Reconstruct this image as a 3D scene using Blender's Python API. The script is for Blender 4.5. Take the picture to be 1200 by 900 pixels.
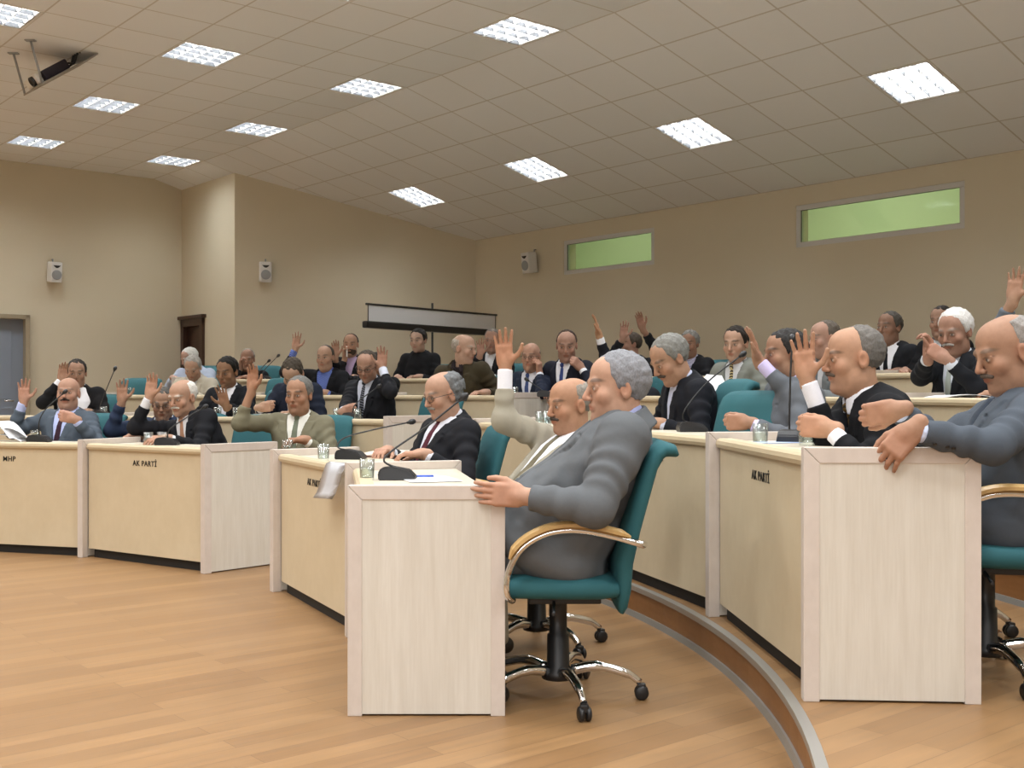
import bpy, bmesh, math, random
import numpy as np
from mathutils import Vector, Matrix
for o in list(bpy.data.objects): bpy.data.objects.remove(o)
S = bpy.context.scene
COL = S.collection
PI = math.pi
rad = math.radians

# ------------------------------------------------------------------ camera
F, HY, CAMZ = 1325.0, 459.0, 1.125
cam_d = bpy.data.cameras.new('camera'); cam = bpy.data.objects.new('camera', cam_d); COL.objects.link(cam)
cam.location = (0, 0, CAMZ); cam.rotation_euler = (rad(90), 0, 0)
cam_d.sensor_width = 36; cam_d.lens = 36*F/1200; cam_d.shift_y = (HY-450)/1200; cam_d.clip_end = 200
S.camera = cam
# ------------------------------------------------------------------ exposure, world
S.view_settings.view_transform = 'Standard'; S.view_settings.look = 'None'
S.view_settings.gamma = 1; S.view_settings.use_curve_mapping = False
S.view_settings.exposure = 0.0
W = bpy.data.worlds.new('world'); S.world = W; W.use_nodes = True
W.node_tree.nodes['Background'].inputs[0].default_value = (.9, .95, 1, 1)
W.node_tree.nodes['Background'].inputs[1].default_value = .05
# room frame: u runs along the back wall towards the camera's right, v towards the back wall
TH = -.87350; UX, UY = math.cos(TH), math.sin(TH); VX, VY = -UY, UX
F0 = (-.6986, 11.1535); CEIL = 4.2485; ALPHA = .2631
U0, U1, V0, V1 = -7.1, 13.2, -13.2, 3.48
RETV, RETU, CORNU = .43, -5.36, -3.884        # the return wall and the angled wall
def uv(u, v, z=0): return Vector((F0[0]+u*UX+v*VX, F0[1]+u*UY+v*VY, z))
def to_uv(p): dx, dy = p[0]-F0[0], p[1]-F0[1]; return dx*UX+dy*UY, dx*VX+dy*VY
def ceil_z(v): return CEIL - max(0, v)*math.tan(ALPHA)
def pix(px, py, d): return Vector(((px-600)/F*d, d, CAMZ-(py-HY)/F*d))
def pixz(px, py, z): return pix(px, py, (CAMZ-z)*F/(py-HY))
OX, OY = -4.69, 3.94                                     # centre of the desk arcs
TIER = (0, .15, .32, .49); RR = (4.12, 5.62, 7.16, 8.72)   # floor height and desk radius of each row
def arc(r, deg, z=0): return Vector((OX+r*math.cos(rad(deg)), OY+r*math.sin(rad(deg)), z))
def depth_at(px, r):
    a = (px-600)/F; A = a*a+1; B = 2*(-a*OX-OY); Cc = OX*OX+OY*OY-r*r
    return (-B+math.sqrt(B*B-4*A*Cc))/(2*A)

def area_light(name, loc, size, watts, color=(.94, .975, 1), rot=(0, 0, 0), sy=None):
    l = bpy.data.lights.new(name, 'AREA'); l.energy = watts; l.color = color; l.size = size
    if name == 'ceiling_lamp': l.spread = rad(SPREAD)
    if sy: l.shape = 'RECTANGLE'; l.size_y = sy
    o = bpy.data.objects.new(name, l); COL.objects.link(o); o.location = loc; o.rotation_euler = rot
    return o
LAMP_W = 30.0; TUBE_E = 5.0; SPREAD = 134
# luminaires of the same ceiling grid that lie outside the picture: plain lamps in their places
for i in range(-10, 20, 4):
    for j in (-7, -10, -13, -16, -19):
        if (i, j) == (-2, -7): continue
        area_light('ceiling_lamp', uv(i*.6+.3, j*.6+.3, CEIL-.02), .56, LAMP_W, rot=(0, 0, TH))
for i, j in ((10, -1), (14, -1), (6, -1), (10, -4), (14, -4), (6, -4), (18, -1), (18, -4)):
    area_light('ceiling_lamp', uv(i*.6+.3, j*.6+.3, CEIL-.02), .56, LAMP_W, rot=(0, 0, TH))
# neutral fill light added behind the camera, lifting near panels and ceiling
area_light('window_daylight', (-1.2, -2.6, 2.1), 3.2, 85, color=(.95, .96, 1), rot=(rad(94), 0, rad(-4)), sy=1.4)

# ------------------------------------------------------------------ materials
MATS = {}
def mat(name, color, rough=.6, metal=0, spec=.5, build=None):
    if name in MATS: return MATS[name]
    m = bpy.data.materials.new(name); m.use_nodes = True
    b = m.node_tree.nodes['Principled BSDF']
    b.inputs['Base Color'].default_value = (*color, 1); b.inputs['Roughness'].default_value = rough
    b.inputs['Metallic'].default_value = metal; b.inputs['Specular IOR Level'].default_value = spec
    if build: build(m, m.node_tree.nodes, m.node_tree.links, b)
    MATS[name] = m; return m
def lin(h):
    r = []
    for k in (0, 2, 4):
        c = int(h[k:k+2], 16)/255; r.append(c/12.92 if c <= .04045 else ((c+.055)/1.055)**2.4)
    return tuple(r)
def coords(n, l, kind='Object', scale=(1, 1, 1), rot=(0, 0, 0)):
    tc = n.new('ShaderNodeTexCoord'); mp = n.new('ShaderNodeMapping')
    mp.inputs['Scale'].default_value = scale; mp.inputs['Rotation'].default_value = rot
    l.new(tc.outputs[kind], mp.inputs[0]); return mp.outputs[0]
def noise(n, l, vec, scale, detail=4, rough=.55):
    t = n.new('ShaderNodeTexNoise'); t.inputs['Scale'].default_value = scale
    t.inputs['Detail'].default_value = detail; t.inputs['Roughness'].default_value = rough
    l.new(vec, t.inputs['Vector']); return t.outputs['Fac']
def ramp(n, l, fac, stops):
    r = n.new('ShaderNodeValToRGB'); e = r.color_ramp.elements
    while len(e) < len(stops): e.new(.5)
    for k, (p, c) in enumerate(stops): e[k].position = p; e[k].color = (*c, 1)
    l.new(fac, r.inputs[0]); return r.outputs[0]
def bump(n, l, b, fac, strength, dist=.01):
    bp = n.new('ShaderNodeBump'); bp.inputs['Strength'].default_value = strength; bp.inputs['Distance'].default_value = dist
    l.new(fac, bp.inputs['Height']); l.new(bp.outputs[0], b.inputs['Normal'])
def mixc(n, l, fac, a, b, mode='MIX'):
    m = n.new('ShaderNodeMix'); m.data_type = 'RGBA'; m.blend_type = mode
    for s, v in ((0, fac), (6, a), (7, b)):
        if hasattr(v, 'is_linked'): l.new(v, m.inputs[s])
        else: m.inputs[s].default_value = v if s == 0 else (*v, 1)
    return m.outputs[2]
def math_(n, l, op, a, b=None):
    m = n.new('ShaderNodeMath'); m.operation = op
    for k, v in enumerate((a, b)):
        if v is None: continue
        if hasattr(v, 'is_linked'): l.new(v, m.inputs[k])
        else: m.inputs[k].default_value = v
    return m.outputs[0]

def wood_mat(name, c1, c2, sc=(18, 18, 1.6), rough=.45):
    def bld(m, n, l, b):
        v = coords(n, l, 'Object', sc)
        f = noise(n, l, v, 1.6, 6, .62); f2 = noise(n, l, coords(n, l, 'Object', (sc[0]*4, sc[1]*4, sc[2]*2)), 2.2, 3)
        c = ramp(n, l, f, [(.3, c1), (.72, c2)])
        c = mixc(n, l, .25, c, ramp(n, l, f2, [(.35, c1), (.65, c2)]))
        l.new(c, b.inputs['Base Color']); bump(n, l, b, f2, .06, .002)
    return mat(name, c1, rough, build=bld)
M_END = wood_mat('pale_beech_board', (.60, .555, .475), (.70, .665, .59))
M_EDGE = wood_mat('pale_edge_board', (.58, .51, .45), (.66, .59, .53), (5, 5, 5))
M_FRONT = wood_mat('cream_front_board', (.60, .50, .335), (.66, .56, .39), (3, 3, 3))
M_RAIL = wood_mat('beech_moulding', (.52, .42, .27), (.60, .50, .33), (2, 18, 18))
M_TOP = wood_mat('pale_worktop', (.62, .55, .42), (.70, .64, .52), (2, 12, 12), .35)
M_GAP = mat('black_plinth', (.012, .011, .01), .7)
M_TEXT = mat('black_lettering', (.01, .01, .01), .5)
def wall_b(m, n, l, b):
    f = noise(n, l, coords(n, l, 'Object'), 1.1, 5); f2 = noise(n, l, coords(n, l, 'Object'), 90, 3)
    l.new(mixc(n, l, f, (.61, .55, .415), (.66, .60, .46)), b.inputs['Base Color']); bump(n, l, b, f2, .15, .004)
M_WALL = mat('beige_wall_paint', (.6, .5, .3), .85, build=wall_b)
def ceil_b(m, n, l, b):
    v = coords(n, l, 'Object', (1/.6, 1/.6, 1)); sp = n.new('ShaderNodeSeparateXYZ'); l.new(v, sp.inputs[0])
    d = []
    for k in (0, 1):
        fr = math_(n, l, 'FRACT', math_(n, l, 'ADD', sp.outputs[k], 100.0))
        d.append(math_(n, l, 'MINIMUM', fr, math_(n, l, 'SUBTRACT', 1.0, fr)))
    e = math_(n, l, 'MINIMUM', d[0], d[1])
    line = math_(n, l, 'LESS_THAN', e, .013)
    wn = n.new('ShaderNodeTexWhiteNoise'); fl = n.new('ShaderNodeVectorMath'); fl.operation = 'FLOOR'
    l.new(v, fl.inputs[0]); l.new(fl.outputs[0], wn.inputs['Vector'])
    f = noise(n, l, coords(n, l, 'Object'), 260, 2)
    c = mixc(n, l, wn.outputs['Value'], (.81, .84, .86), (.86, .88, .90))
    c = mixc(n, l, math_(n, l, 'MULTIPLY', f, .35), c, (.64, .66, .68))
    l.new(mixc(n, l, line, c, (.58, .56, .52)), b.inputs['Base Color']); bump(n, l, b, f, .2, .003)
M_CEIL = mat('mineral_ceiling_tile', (.6, .58, .5), .9, build=ceil_b)
def floor_b(m, n, l, b):
    v = coords(n, l, 'Object', rot=(0, 0, PI/2))
    br = n.new('ShaderNodeTexBrick'); l.new(v, br.inputs['Vector'])
    br.offset = .37; br.inputs['Scale'].default_value = 1; br.inputs['Brick Width'].default_value = 1.25
    br.inputs['Row Height'].default_value = .095; br.inputs['Mortar Size'].default_value = .0016; br.inputs['Mortar Smooth'].default_value = .2
    br.inputs['Color1'].default_value = (.30, .168, .070, 1); br.inputs['Color2'].default_value = (.215, .112, .043, 1)
    br.inputs['Mortar'].default_value = (.15, .08, .032, 1)
    f = noise(n, l, coords(n, l, 'Object', (22, 1.6, 1)), 1.5, 6, .6)
    g = ramp(n, l, f, [(.25, (.74, .74, .74)), (.75, (1.18, 1.16, 1.12))])
    big = noise(n, l, coords(n, l, 'Object', (2.2, .7, 1)), 1.0, 2)
    c = mixc(n, l, 1.0, br.outputs['Color'], g, 'MULTIPLY')
    c = mixc(n, l, math_(n, l, 'MULTIPLY', big, .5), c, (.32, .195, .098))
    l.new(c, b.inputs['Base Color'])
    l.new(math_(n, l, 'ADD', math_(n, l, 'MULTIPLY', f, .12), .36), b.inputs['Roughness'])
M_FLOOR = mat('oak_laminate_floor', (.45, .26, .1), .4, build=floor_b)
M_RISER = wood_mat('brown_riser_board', (.22, .095, .03), (.30, .14, .05), (3, 3, 14), .4)
M_NOSE = mat('grey_metal_nosing', (.42, .42, .40), .4, .7)
M_CHROME = mat('chrome', (.75, .75, .75), .12, 1)
M_BLACK = mat('black_plastic', (.012, .012, .013), .4)
M_DKMETAL = mat('dark_metal', (.05, .05, .05), .4, .8)
M_WHITEP = mat('white_plastic', (.72, .72, .70), .45)
M_GREYP = mat('grey_grille', (.32, .34, .35), .6)
M_PVC = mat('white_window_frame', (.62, .62, .60), .4)
M_PAPER = mat('white_paper', (.80, .81, .84), .8)
M_DARKWOOD = wood_mat('dark_brown_door_wood', (.035, .014, .008), (.06, .025, .014), (8, 8, 1), .35)
M_GREYDOOR = mat('grey_painted_door', (.22, .26, .32), .45)
M_ARMWOOD = wood_mat('honey_arm_pad', (.52, .33, .12), (.60, .40, .17), (12, 12, 12), .35)
def teal_b(m, n, l, b):
    f = noise(n, l, coords(n, l, 'Object'), 420, 2); f2 = noise(n, l, coords(n, l, 'Object'), 5, 3)
    l.new(mixc(n, l, f2, (.014, .088, .105), (.02, .12, .138)), b.inputs['Base Color']); bump(n, l, b, f, .25, .002)
M_TEAL = mat('teal_upholstery', (.015, .13, .145), .8, build=teal_b)
def glass_b(m, n, l, b):
    out = n['Material Output']; t = n.new('ShaderNodeBsdfTransparent'); g = n.new('ShaderNodeBsdfGlossy'); mx = n.new('ShaderNodeMixShader')
    g.inputs['Roughness'].default_value = .16; t.inputs[0].default_value = (.93, .96, .95, 1)
    fr = n.new('ShaderNodeLayerWeight'); fr.inputs[0].default_value = .2
    l.new(fr.outputs['Facing'], mx.inputs[0]); l.new(t.outputs[0], mx.inputs[1]); l.new(g.outputs[0], mx.inputs[2])
    l.new(mx.outputs[0], out.inputs[0])
M_GLASS = mat('clear_glass', (1, 1, 1), .02, build=glass_b)
def pane_b(m, n, l, b):
    out = n['Material Output']; t = n.new('ShaderNodeBsdfTransparent'); g = n.new('ShaderNodeBsdfGlossy'); mx = n.new('ShaderNodeMixShader')
    g.inputs['Roughness'].default_value = .05; mx.inputs[0].default_value = .06; t.inputs[0].default_value = (.9, .97, .88, 1)
    l.new(t.outputs[0], mx.inputs[1]); l.new(g.outputs[0], mx.inputs[2]); l.new(mx.outputs[0], out.inputs[0])
M_PANE = mat('window_glass', (1, 1, 1), .05, build=pane_b)
M_GREEN = mat('pale_green_wall_paint', (.62, .69, .49), .8)
def emit(name, color, e):
    m = bpy.data.materials.new(name); m.use_nodes = True; b = m.node_tree.nodes['Principled BSDF']
    b.inputs['Base Color'].default_value = (*color, 1); b.inputs['Emission Color'].default_value = (*color, 1); b.inputs['Emission Strength'].default_value = e
    return m
M_TUBE = emit('fluorescent_tube', (.95, .98, 1), TUBE_E)
M_FIN = mat('louvre_fin_aluminium', (.05, .052, .056), .4)
M_LOUVRE = mat('louvre_aluminium', (.80, .80, .79), .35, .15)
# ------------------------------------------------------------------ mesh helpers
def link(name, me, m, parent=None, loc=None, rotz=None):
    o = bpy.data.objects.new(name, me); COL.objects.link(o)
    if m is not None:
        for k in (m if isinstance(m, (list, tuple)) else [m]): me.materials.append(k)
    if parent: o.parent = parent
    if loc is not None: o.location = loc
    if rotz is not None: o.rotation_euler = (0, 0, rotz)
    return o
class MB:
    def __init__(s): s.bm = bmesh.new()
    def poly(s, pts, flip=False):
        vs = [s.bm.verts.new(p) for p in pts]
        return s.bm.faces.new(vs[::-1] if flip else vs)
    def box(s, c, d, M=None, bev=0):
        b = bmesh.new(); bmesh.ops.create_cube(b, size=1)
        bmesh.ops.scale(b, vec=d, verts=b.verts)
        if bev: bmesh.ops.bevel(b, geom=b.edges[:], offset=bev, segments=2, affect='EDGES', profile=.6)
        bmesh.ops.translate(b, vec=c, verts=b.verts)
        if M is not None: b.transform(M)
        s.join(b); return s
    def join(s, b):
        me = bpy.data.meshes.new('t'); b.to_mesh(me); b.free(); s.bm.from_mesh(me); bpy.data.meshes.remove(me)
    def prism(s, pts, z0, z1, bev=0, M=None):
        """pts: outline in xy (counter-clockwise)"""
        b = bmesh.new(); lo = [b.verts.new((p[0], p[1], z0)) for p in pts]; hi = [b.verts.new((p[0], p[1], z1)) for p in pts]
        n = len(pts); b.faces.new(lo[::-1]); b.faces.new(hi)
        for k in range(n): b.faces.new((lo[k], lo[(k+1) % n], hi[(k+1) % n], hi[k]))
        if bev: bmesh.ops.bevel(b, geom=b.edges[:], offset=bev, segments=2, affect='EDGES', profile=.6)
        if M is not None: b.transform(M)
        s.join(b); return s
    def tube(s, pts, r, n=8, caps=True):
        pts = [Vector(p) for p in pts]; rs = r if isinstance(r, (list, tuple)) else [r]*len(pts)
        rings = []; up = None
        for k, p in enumerate(pts):
            t = (pts[min(k+1, len(pts)-1)]-pts[max(k-1, 0)]).normalized()
            if up is None: up = t.orthogonal().normalized()
            up = (up-t*up.dot(t)).normalized(); w = t.cross(up)
            rings.append([s.bm.verts.new(p+(up*math.cos(2*PI*a/n)+w*math.sin(2*PI*a/n))*rs[k]) for a in range(n)])
        for k in range(len(pts)-1):
            for a in range(n):
                f = s.bm.faces.new((rings[k][a], rings[k][(a+1) % n], rings[k+1][(a+1) % n], rings[k+1][a])); f.smooth = True
        if caps: s.bm.faces.new(rings[0][::-1]); s.bm.faces.new(rings[-1])
        return s
    def lathe(s, prof, n=20, c=(0, 0, 0), M=None, close=False):
        b = bmesh.new(); rings = []
        for r, z in prof: rings.append([b.verts.new((c[0]+r*math.cos(2*PI*a/n), c[1]+r*math.sin(2*PI*a/n), c[2]+z)) for a in range(n)])
        for k in range(len(rings)-1):
            for a in range(n):
                f = b.faces.new((rings[k][a], rings[k][(a+1) % n], rings[k+1][(a+1) % n], rings[k+1][a])); f.smooth = True
        if close: b.faces.new(rings[0][::-1]); b.faces.new(rings[-1])
        if M is not None: b.transform(M)
        s.join(b); return s
    def build(s, name, m, parent=None, loc=None, rotz=None, recalc=True, smooth=False):
        if recalc: bmesh.ops.recalc_face_normals(s.bm, faces=s.bm.faces)
        me = bpy.data.meshes.new(name); s.bm.to_mesh(me); s.bm.free()
        if smooth: me.polygons.foreach_set('use_smooth', [True]*len(me.polygons))
        return link(name, me, m, parent, loc, rotz)
def empty(name, label, cat, loc=(0, 0, 0), rotz=0, group=None):
    o = bpy.data.objects.new(name, None); COL.objects.link(o); o.location = loc; o.rotation_euler = (0, 0, rotz)
    o.empty_display_size = .1
    return tag(o, label, cat, group)
def tag(o, label, cat, group=None):
    o['label'] = label; o['category'] = cat
    if group: o['group'] = group
    return o
def struct(o): o['kind'] = 'structure'; return o
def copy_tree(o, parent=None):
    c = o.copy(); COL.objects.link(c)
    if parent: c.parent = parent
    for ch in list(o.children): copy_tree(ch, c)
    return c
def smooth_path(pts, n=8):
    pts = [Vector(p) for p in pts]; out = []
    P = [pts[0]*2-pts[1]]+pts+[pts[-1]*2-pts[-2]]
    for k in range(1, len(P)-2):
        for q in range(n):
            t = q/n; a, b, c, d = P[k-1], P[k], P[k+1], P[k+2]
            out.append(.5*((2*b)+(c-a)*t+(2*a-5*b+4*c-d)*t*t+(3*b-a-3*c+d)*t**3))
    return out+[pts[-1]]

# ------------------------------------------------------------------ room shell
m = MB(); c = [(U0, V0), (U1, V0), (U1, V1), (U0, V1)]
m.poly([(u-0, v, 0) for u, v in c]); m.poly([(u, v, -.1) for u, v in c], True)
fl = struct(m.build('floor', M_FLOOR, loc=uv(0, 0), rotz=TH+PI/2*0, recalc=False))
# planks run towards the back wall, so the material's brick rows are turned by a quarter
for nd in M_FLOOR.node_tree.nodes:
    if nd.type == 'MAPPING':
        pass
# ceiling: flat field and the field that slopes down to the back wall; the mesh keeps the tile grid in its own x, y
LIGHT_CELLS = [(3, -6), (3, -2), (3, 2), (3, 6), (-1, -10), (-1, -6), (-1, -2), (-1, 2), (-4, -10), (-4, -6), (-4, -2), (-4, 2), (-7, -2)]
def ceiling_field(name, v0, v1, slab):
    m = MB(); us = sorted({U0, U1, *[.6*k for k in range(-11, 22)]}); vs = sorted({v0, v1, *[.6*k for k in range(-22, 8) if v0 < .6*k < v1]}); holes = {(j, i) for j, i in LIGHT_CELLS}
    for ua, ub in zip(us, us[1:]):
        for va, vb in zip(vs, vs[1:]):
            if (round(va/.6), round(ua/.6)) in holes and abs(ub-ua-.6) < .01 and abs(vb-va-.6) < .01: continue
            m.poly([(ua, va, 0), (ub, va, 0), (ub, vb, 0), (ua, vb, 0)], True)
    bmesh.ops.remove_doubles(m.bm, verts=m.bm.verts, dist=1e-4)
    m.box(((U0+U1)/2, (v0+v1)/2, .16), (U1-U0, v1-v0, .06)); return struct(m.build(name, M_CEIL, recalc=False))
o = ceiling_field('ceiling', V0, 0, 0); o.location = uv(0, 0, CEIL); o.rotation_euler = (0, 0, TH)
L = V1/math.cos(ALPHA)+.1; o = ceiling_field('ceiling_slope', 0, L, 0); o.location = uv(0, 0, CEIL)
o.rotation_euler = (Matrix.Rotation(TH, 3, 'Z') @ Matrix.Rotation(-ALPHA, 3, 'X')).to_euler()
def wall(name, a, b, thick, holes=(), top=4.3, material=M_WALL):
    """vertical wall from a to b (u, v); its inside faces the left of a->b; holes = (s0, s1, z0, z1) cut clean through"""
    A, B = uv(*a), uv(*b); Lw = (B-A).length; m = MB()
    xs = sorted({0, Lw, *[h[0] for h in holes], *[h[1] for h in holes]}); zs = sorted({0, top, *[h[2] for h in holes], *[h[3] for h in holes]})
    for x0, x1 in zip(xs, xs[1:]):
        for z0, z1 in zip(zs, zs[1:]):
            if any(h[0] <= x0 and x1 <= h[1] and h[2] <= z0 and z1 <= h[3] for h in holes): continue
            m.box(((x0+x1)/2, -thick/2, (z0+z1)/2), (x1-x0, thick, z1-z0))
    ang = math.atan2((B-A).y, (B-A).x)
    bmesh.ops.remove_doubles(m.bm, verts=m.bm.verts, dist=1e-5)
    return struct(m.build(name, material, loc=A, rotz=ang))
WIN = ((-2.004, -.386), (1.668, 3.573)); WZ = (2.665, 3.115)
LB = U1-CORNU
wall('wall_back', (U1, V1), (CORNU-.3, V1), .22, [(U1-b, U1-a, *WZ) for a, b in WIN])
wall('wall_angled', (CORNU, V1), (RETU, RETV), .2)
wall('wall_return', (RETU, RETV), (U0-.1, RETV), .15, [(.95, 1.70, 0, 2.2)], top=4.3)
Ld = RETV-V0
wall('wall_left', (U0, RETV+.1), (U0, V0), .2, [(2.30, 3.45, 0, 2.17)])
wall('wall_front', (U0, V0), (U1, V0), .2)
wall('wall_right', (U1, V0), (U1, V1), .2)
# windows into the green-painted gallery behind the back wall
for k, (a, b) in enumerate(WIN):
    w = b-a; root = bpy.data.objects.new(f'window_{k+1}', None); COL.objects.link(root); struct(root)
    root.location = uv(a, V1, WZ[0]); root.rotation_euler = (0, 0, TH)
    h = WZ[1]-WZ[0]; t = .055; m = MB()
    for c_, d_ in (((w/2, .03, t/2), (w, .05, t)), ((w/2, .03, h-t/2), (w, .05, t)), ((t/2, .03, h/2), (t, .05, h-2*t)), ((w-t/2, .03, h/2), (t, .05, h-2*t))): m.box(c_, d_, bev=.006)
    m.build('window_frame', M_PVC, root)
    m = MB(); m.box((w/2, .035, h/2), (w-2*t, .006, h-2*t)); m.build('pane', M_PANE, root)
    m = MB(); g = .006
    for c_, d_ in (((w/2, .02, t), (w-2*t, .012, g)), ((w/2, .02, h-t), (w-2*t, .012, g)), ((t, .02, h/2), (g, .012, h-2*t)), ((w-t, .02, h/2), (g, .012, h-2*t))): m.box(c_, d_)
    m.build('gasket', M_BLACK, root)
m = MB(); gz = 4.4
m.poly([(-4.5, 2.4, 1.5), (4.8, 2.4, 1.5), (4.8, 2.4, gz), (-4.5, 2.4, gz)]); m.poly([(-4.5, .23, 1.5), (4.8, .23, 1.5), (4.8, 2.4, 1.5), (-4.5, 2.4, 1.5)])
m.poly([(-4.5, .23, gz), (4.8, .23, gz), (4.8, 2.4, gz), (-4.5, 2.4, gz)]); m.poly([(-4.5, .23, 1.5), (-4.5, 2.4, 1.5), (-4.5, 2.4, gz), (-4.5, .23, gz)]); m.poly([(4.8, .23, 1.5), (4.8, 2.4, 1.5), (4.8, 2.4, gz), (4.8, .23, gz)])
struct(m.build('wall_gallery', M_GREEN, loc=uv(0, V1), rotz=TH))
for u_, w_ in ((-2.9, 22), (1.3, 30), (4.2, 12)): area_light('gallery_lamp', uv(u_, V1+.8, 4.3), .5, w_, color=(.98, 1, .88))
# doors
root = bpy.data.objects.new('door_1', None); COL.objects.link(root); struct(root)      # grey door on the left wall
root.location = uv(U0, RETV+.1-3.45); root.rotation_euler = (0, 0, math.atan2(VY, VX))
wd, hd = 1.15, 2.17
m = MB()
for x in (.03, wd-.03): m.box((x, -.02, hd/2), (.06, .14, hd), bev=.005)
m.box((wd/2, -.02, hd-.03), (wd, .14, .06), bev=.005); m.build('door_frame', mat('beige_door_frame', (.34, .29, .20), .5), root)
m = MB(); m.box((wd/2, .05, hd/2-.03), (wd-.12, .045, hd-.06))
for x in (.36, .79): m.box((x, .024, 1.5), (.3, .012, .95), bev=.004); m.box((x, .024, .55), (.3, .012, .7), bev=.004)
lf = m.build('door_leaf', M_GREYDOOR, root)
m = MB(); m.tube([(wd-.2, .02, 1.0), (wd-.2, -.03, 1.0), (wd-.32, -.03, 1.0)], .01); m.build('door_handle', M_CHROME, lf)
root = bpy.data.objects.new('door_2', None); COL.objects.link(root); struct(root)      # dark wooden door on the return wall
root.location = uv(RETU-1.70, RETV); root.rotation_euler = (0, 0, TH)
wd, hd = .75, 2.2; m = MB()
for x in (.05, wd-.05): m.box((x, .01, hd/2), (.10, .1, hd), bev=.008)
m.box((wd/2, .01, hd-.06), (wd, .1, .12), bev=.008); m.box((wd/2, 0, hd+.015), (wd+.1, .14, .05), bev=.01); m.build('door_frame', M_DARKWOOD, root)
m = MB(); m.box((wd/2, .06, hd/2-.06), (wd-.2, .045, hd-.12))
for z in (.55, 1.5): m.box((wd/2, .034, z), (.32, .012, .75), bev=.004)
m.build('door_leaf', M_DARKWOOD, root)

# ------------------------------------------------------------------ tiers with their risers and metal nosings
A0, A1, NA = -58, 100, 96
def sector(r0, r1, z0, z1):
    b = MB(); k_ = [A0+(A1-A0)*k/NA for k in range(NA+1)]
    for p, q in zip(k_, k_[1:]):
        b.poly([arc(r0, p, z1), arc(r1, p, z1), arc(r1, q, z1), arc(r0, q, z1)])
    return b
RIM = (0, 5.58, 7.11, 8.67, 10.25)
for t in (1, 2, 3):
    r0, r1 = RIM[t], (RIM[t+1]+.02 if t < 3 else 10.25); z = TIER[t]
    b = sector(r0, r1, 0, z)
    for p, q in zip(range(A0, A1), range(A0+1, A1+1)): b.poly([arc(r1, p, TIER[t-1]*0), arc(r1, q, 0), arc(r1, q, z), arc(r1, p, z)])
    o = b.build('floor_tier', M_FLOOR, recalc=False); o.data.transform(Matrix.Rotation(-TH, 4, 'Z') @ Matrix.Translation(-uv(0, 0))); o.location = uv(0, 0); o.rotation_euler = (0, 0, TH); struct(o)
    b = MB()
    for p, q in zip([A0+(A1-A0)*k/NA for k in range(NA)], [A0+(A1-A0)*(k+1)/NA for k in range(NA)]):
        f = b.poly([arc(r0, q, TIER[t-1]), arc(r0, p, TIER[t-1]), arc(r0, p, z), arc(r0, q, z)]); f.smooth = True
    struct(b.build(f'trim_{t}', M_RISER))
    b = MB()
    for zz, rr in ((z, r0), (TIER[t-1]+.012, r0-.003)):
        ks = [A0+(A1-A0)*k/NA for k in range(NA+1)]
        prof = [(-.012, .004), (-.012, -.02), (.022, -.02), (.022, .004)] if zz == z else [(-.014, -.012), (.004, -.012), (.004, .014), (-.006, .014)]
        rg = [[b.bm.verts.new(arc(rr+a, k, zz+e)) for a, e in prof] for k in ks]
        for g, h in zip(rg, rg[1:]):
            for e in range(4): b.bm.faces.new((g[e], g[(e+1) % 4], h[(e+1) % 4], h[e]))
    struct(b.build(f'trim_{t+3}', M_NOSE))

# ------------------------------------------------------------------ ceiling lights
def make_light():
    root = empty('ceiling_light', '', 'ceiling light')
    m = MB()
    for c_, d_ in (((0, .289, .001), (.6, .022, .008)), ((0, -.289, .001), (.6, .022, .008)), ((.289, 0, .001), (.022, .556, .008)), ((-.289, 0, .001), (.022, .556, .008))): m.box(c_, d_)
    m.build('frame', M_WHITEP, root)
    m = MB(); z = .085; q = .2785
    m.poly([(-q, -q, z), (q, -q, z), (q, q, z), (-q, q, z)], True)
    for k in range(4):
        c0, s0 = math.cos(k*PI/2), math.sin(k*PI/2); R_ = lambda x, y, zz: (x*c0-y*s0, x*s0+y*c0, zz)
        m.poly([R_(-q, q, 0), R_(q, q, 0), R_(q, q, z), R_(-q, q, z)], True)
    m.build('reflector', M_LOUVRE, root, recalc=False)
    for k in range(4):
        y = -.2025+.135*k; m = MB(); m.tube([(-.265, y, .056), (.265, y, .056)], .013, 8); m.build('tube', M_TUBE, root)
    m = MB()
    for k in range(5):
        y = -.27+.135*k
        for t in (-1, 1): m.poly([(-.277, y+t*.003, .002), (.277, y+t*.003, .002), (.277, y+t*.016, .045), (-.277, y+t*.016, .045)][::-t])
        m.poly([(-.277, y-.003, .002), (.277, y-.003, .002), (.277, y+.003, .002), (-.277, y+.003, .002)], True)
    m.build('louvre', M_LOUVRE, root, recalc=False)
    m = MB()
    for k in range(5):
        for q in range(4):
            y = -.27+.135*q; m.prism([(y+.004, .003), (y+.131, .003), (y+.119, .04), (y+.016, .04)], -.27+.135*k-.002, -.27+.135*k+.002, M=Matrix.Rotation(rad(90), 4, 'Y') @ Matrix.Rotation(rad(90), 4, 'Z'))
    m.build('louvre_fin', M_FIN, root)
    l = area_light('lamp', (0, 0, .083), .53, LAMP_W); l.data.spread = rad(SPREAD); l.parent = root
    return root
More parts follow.
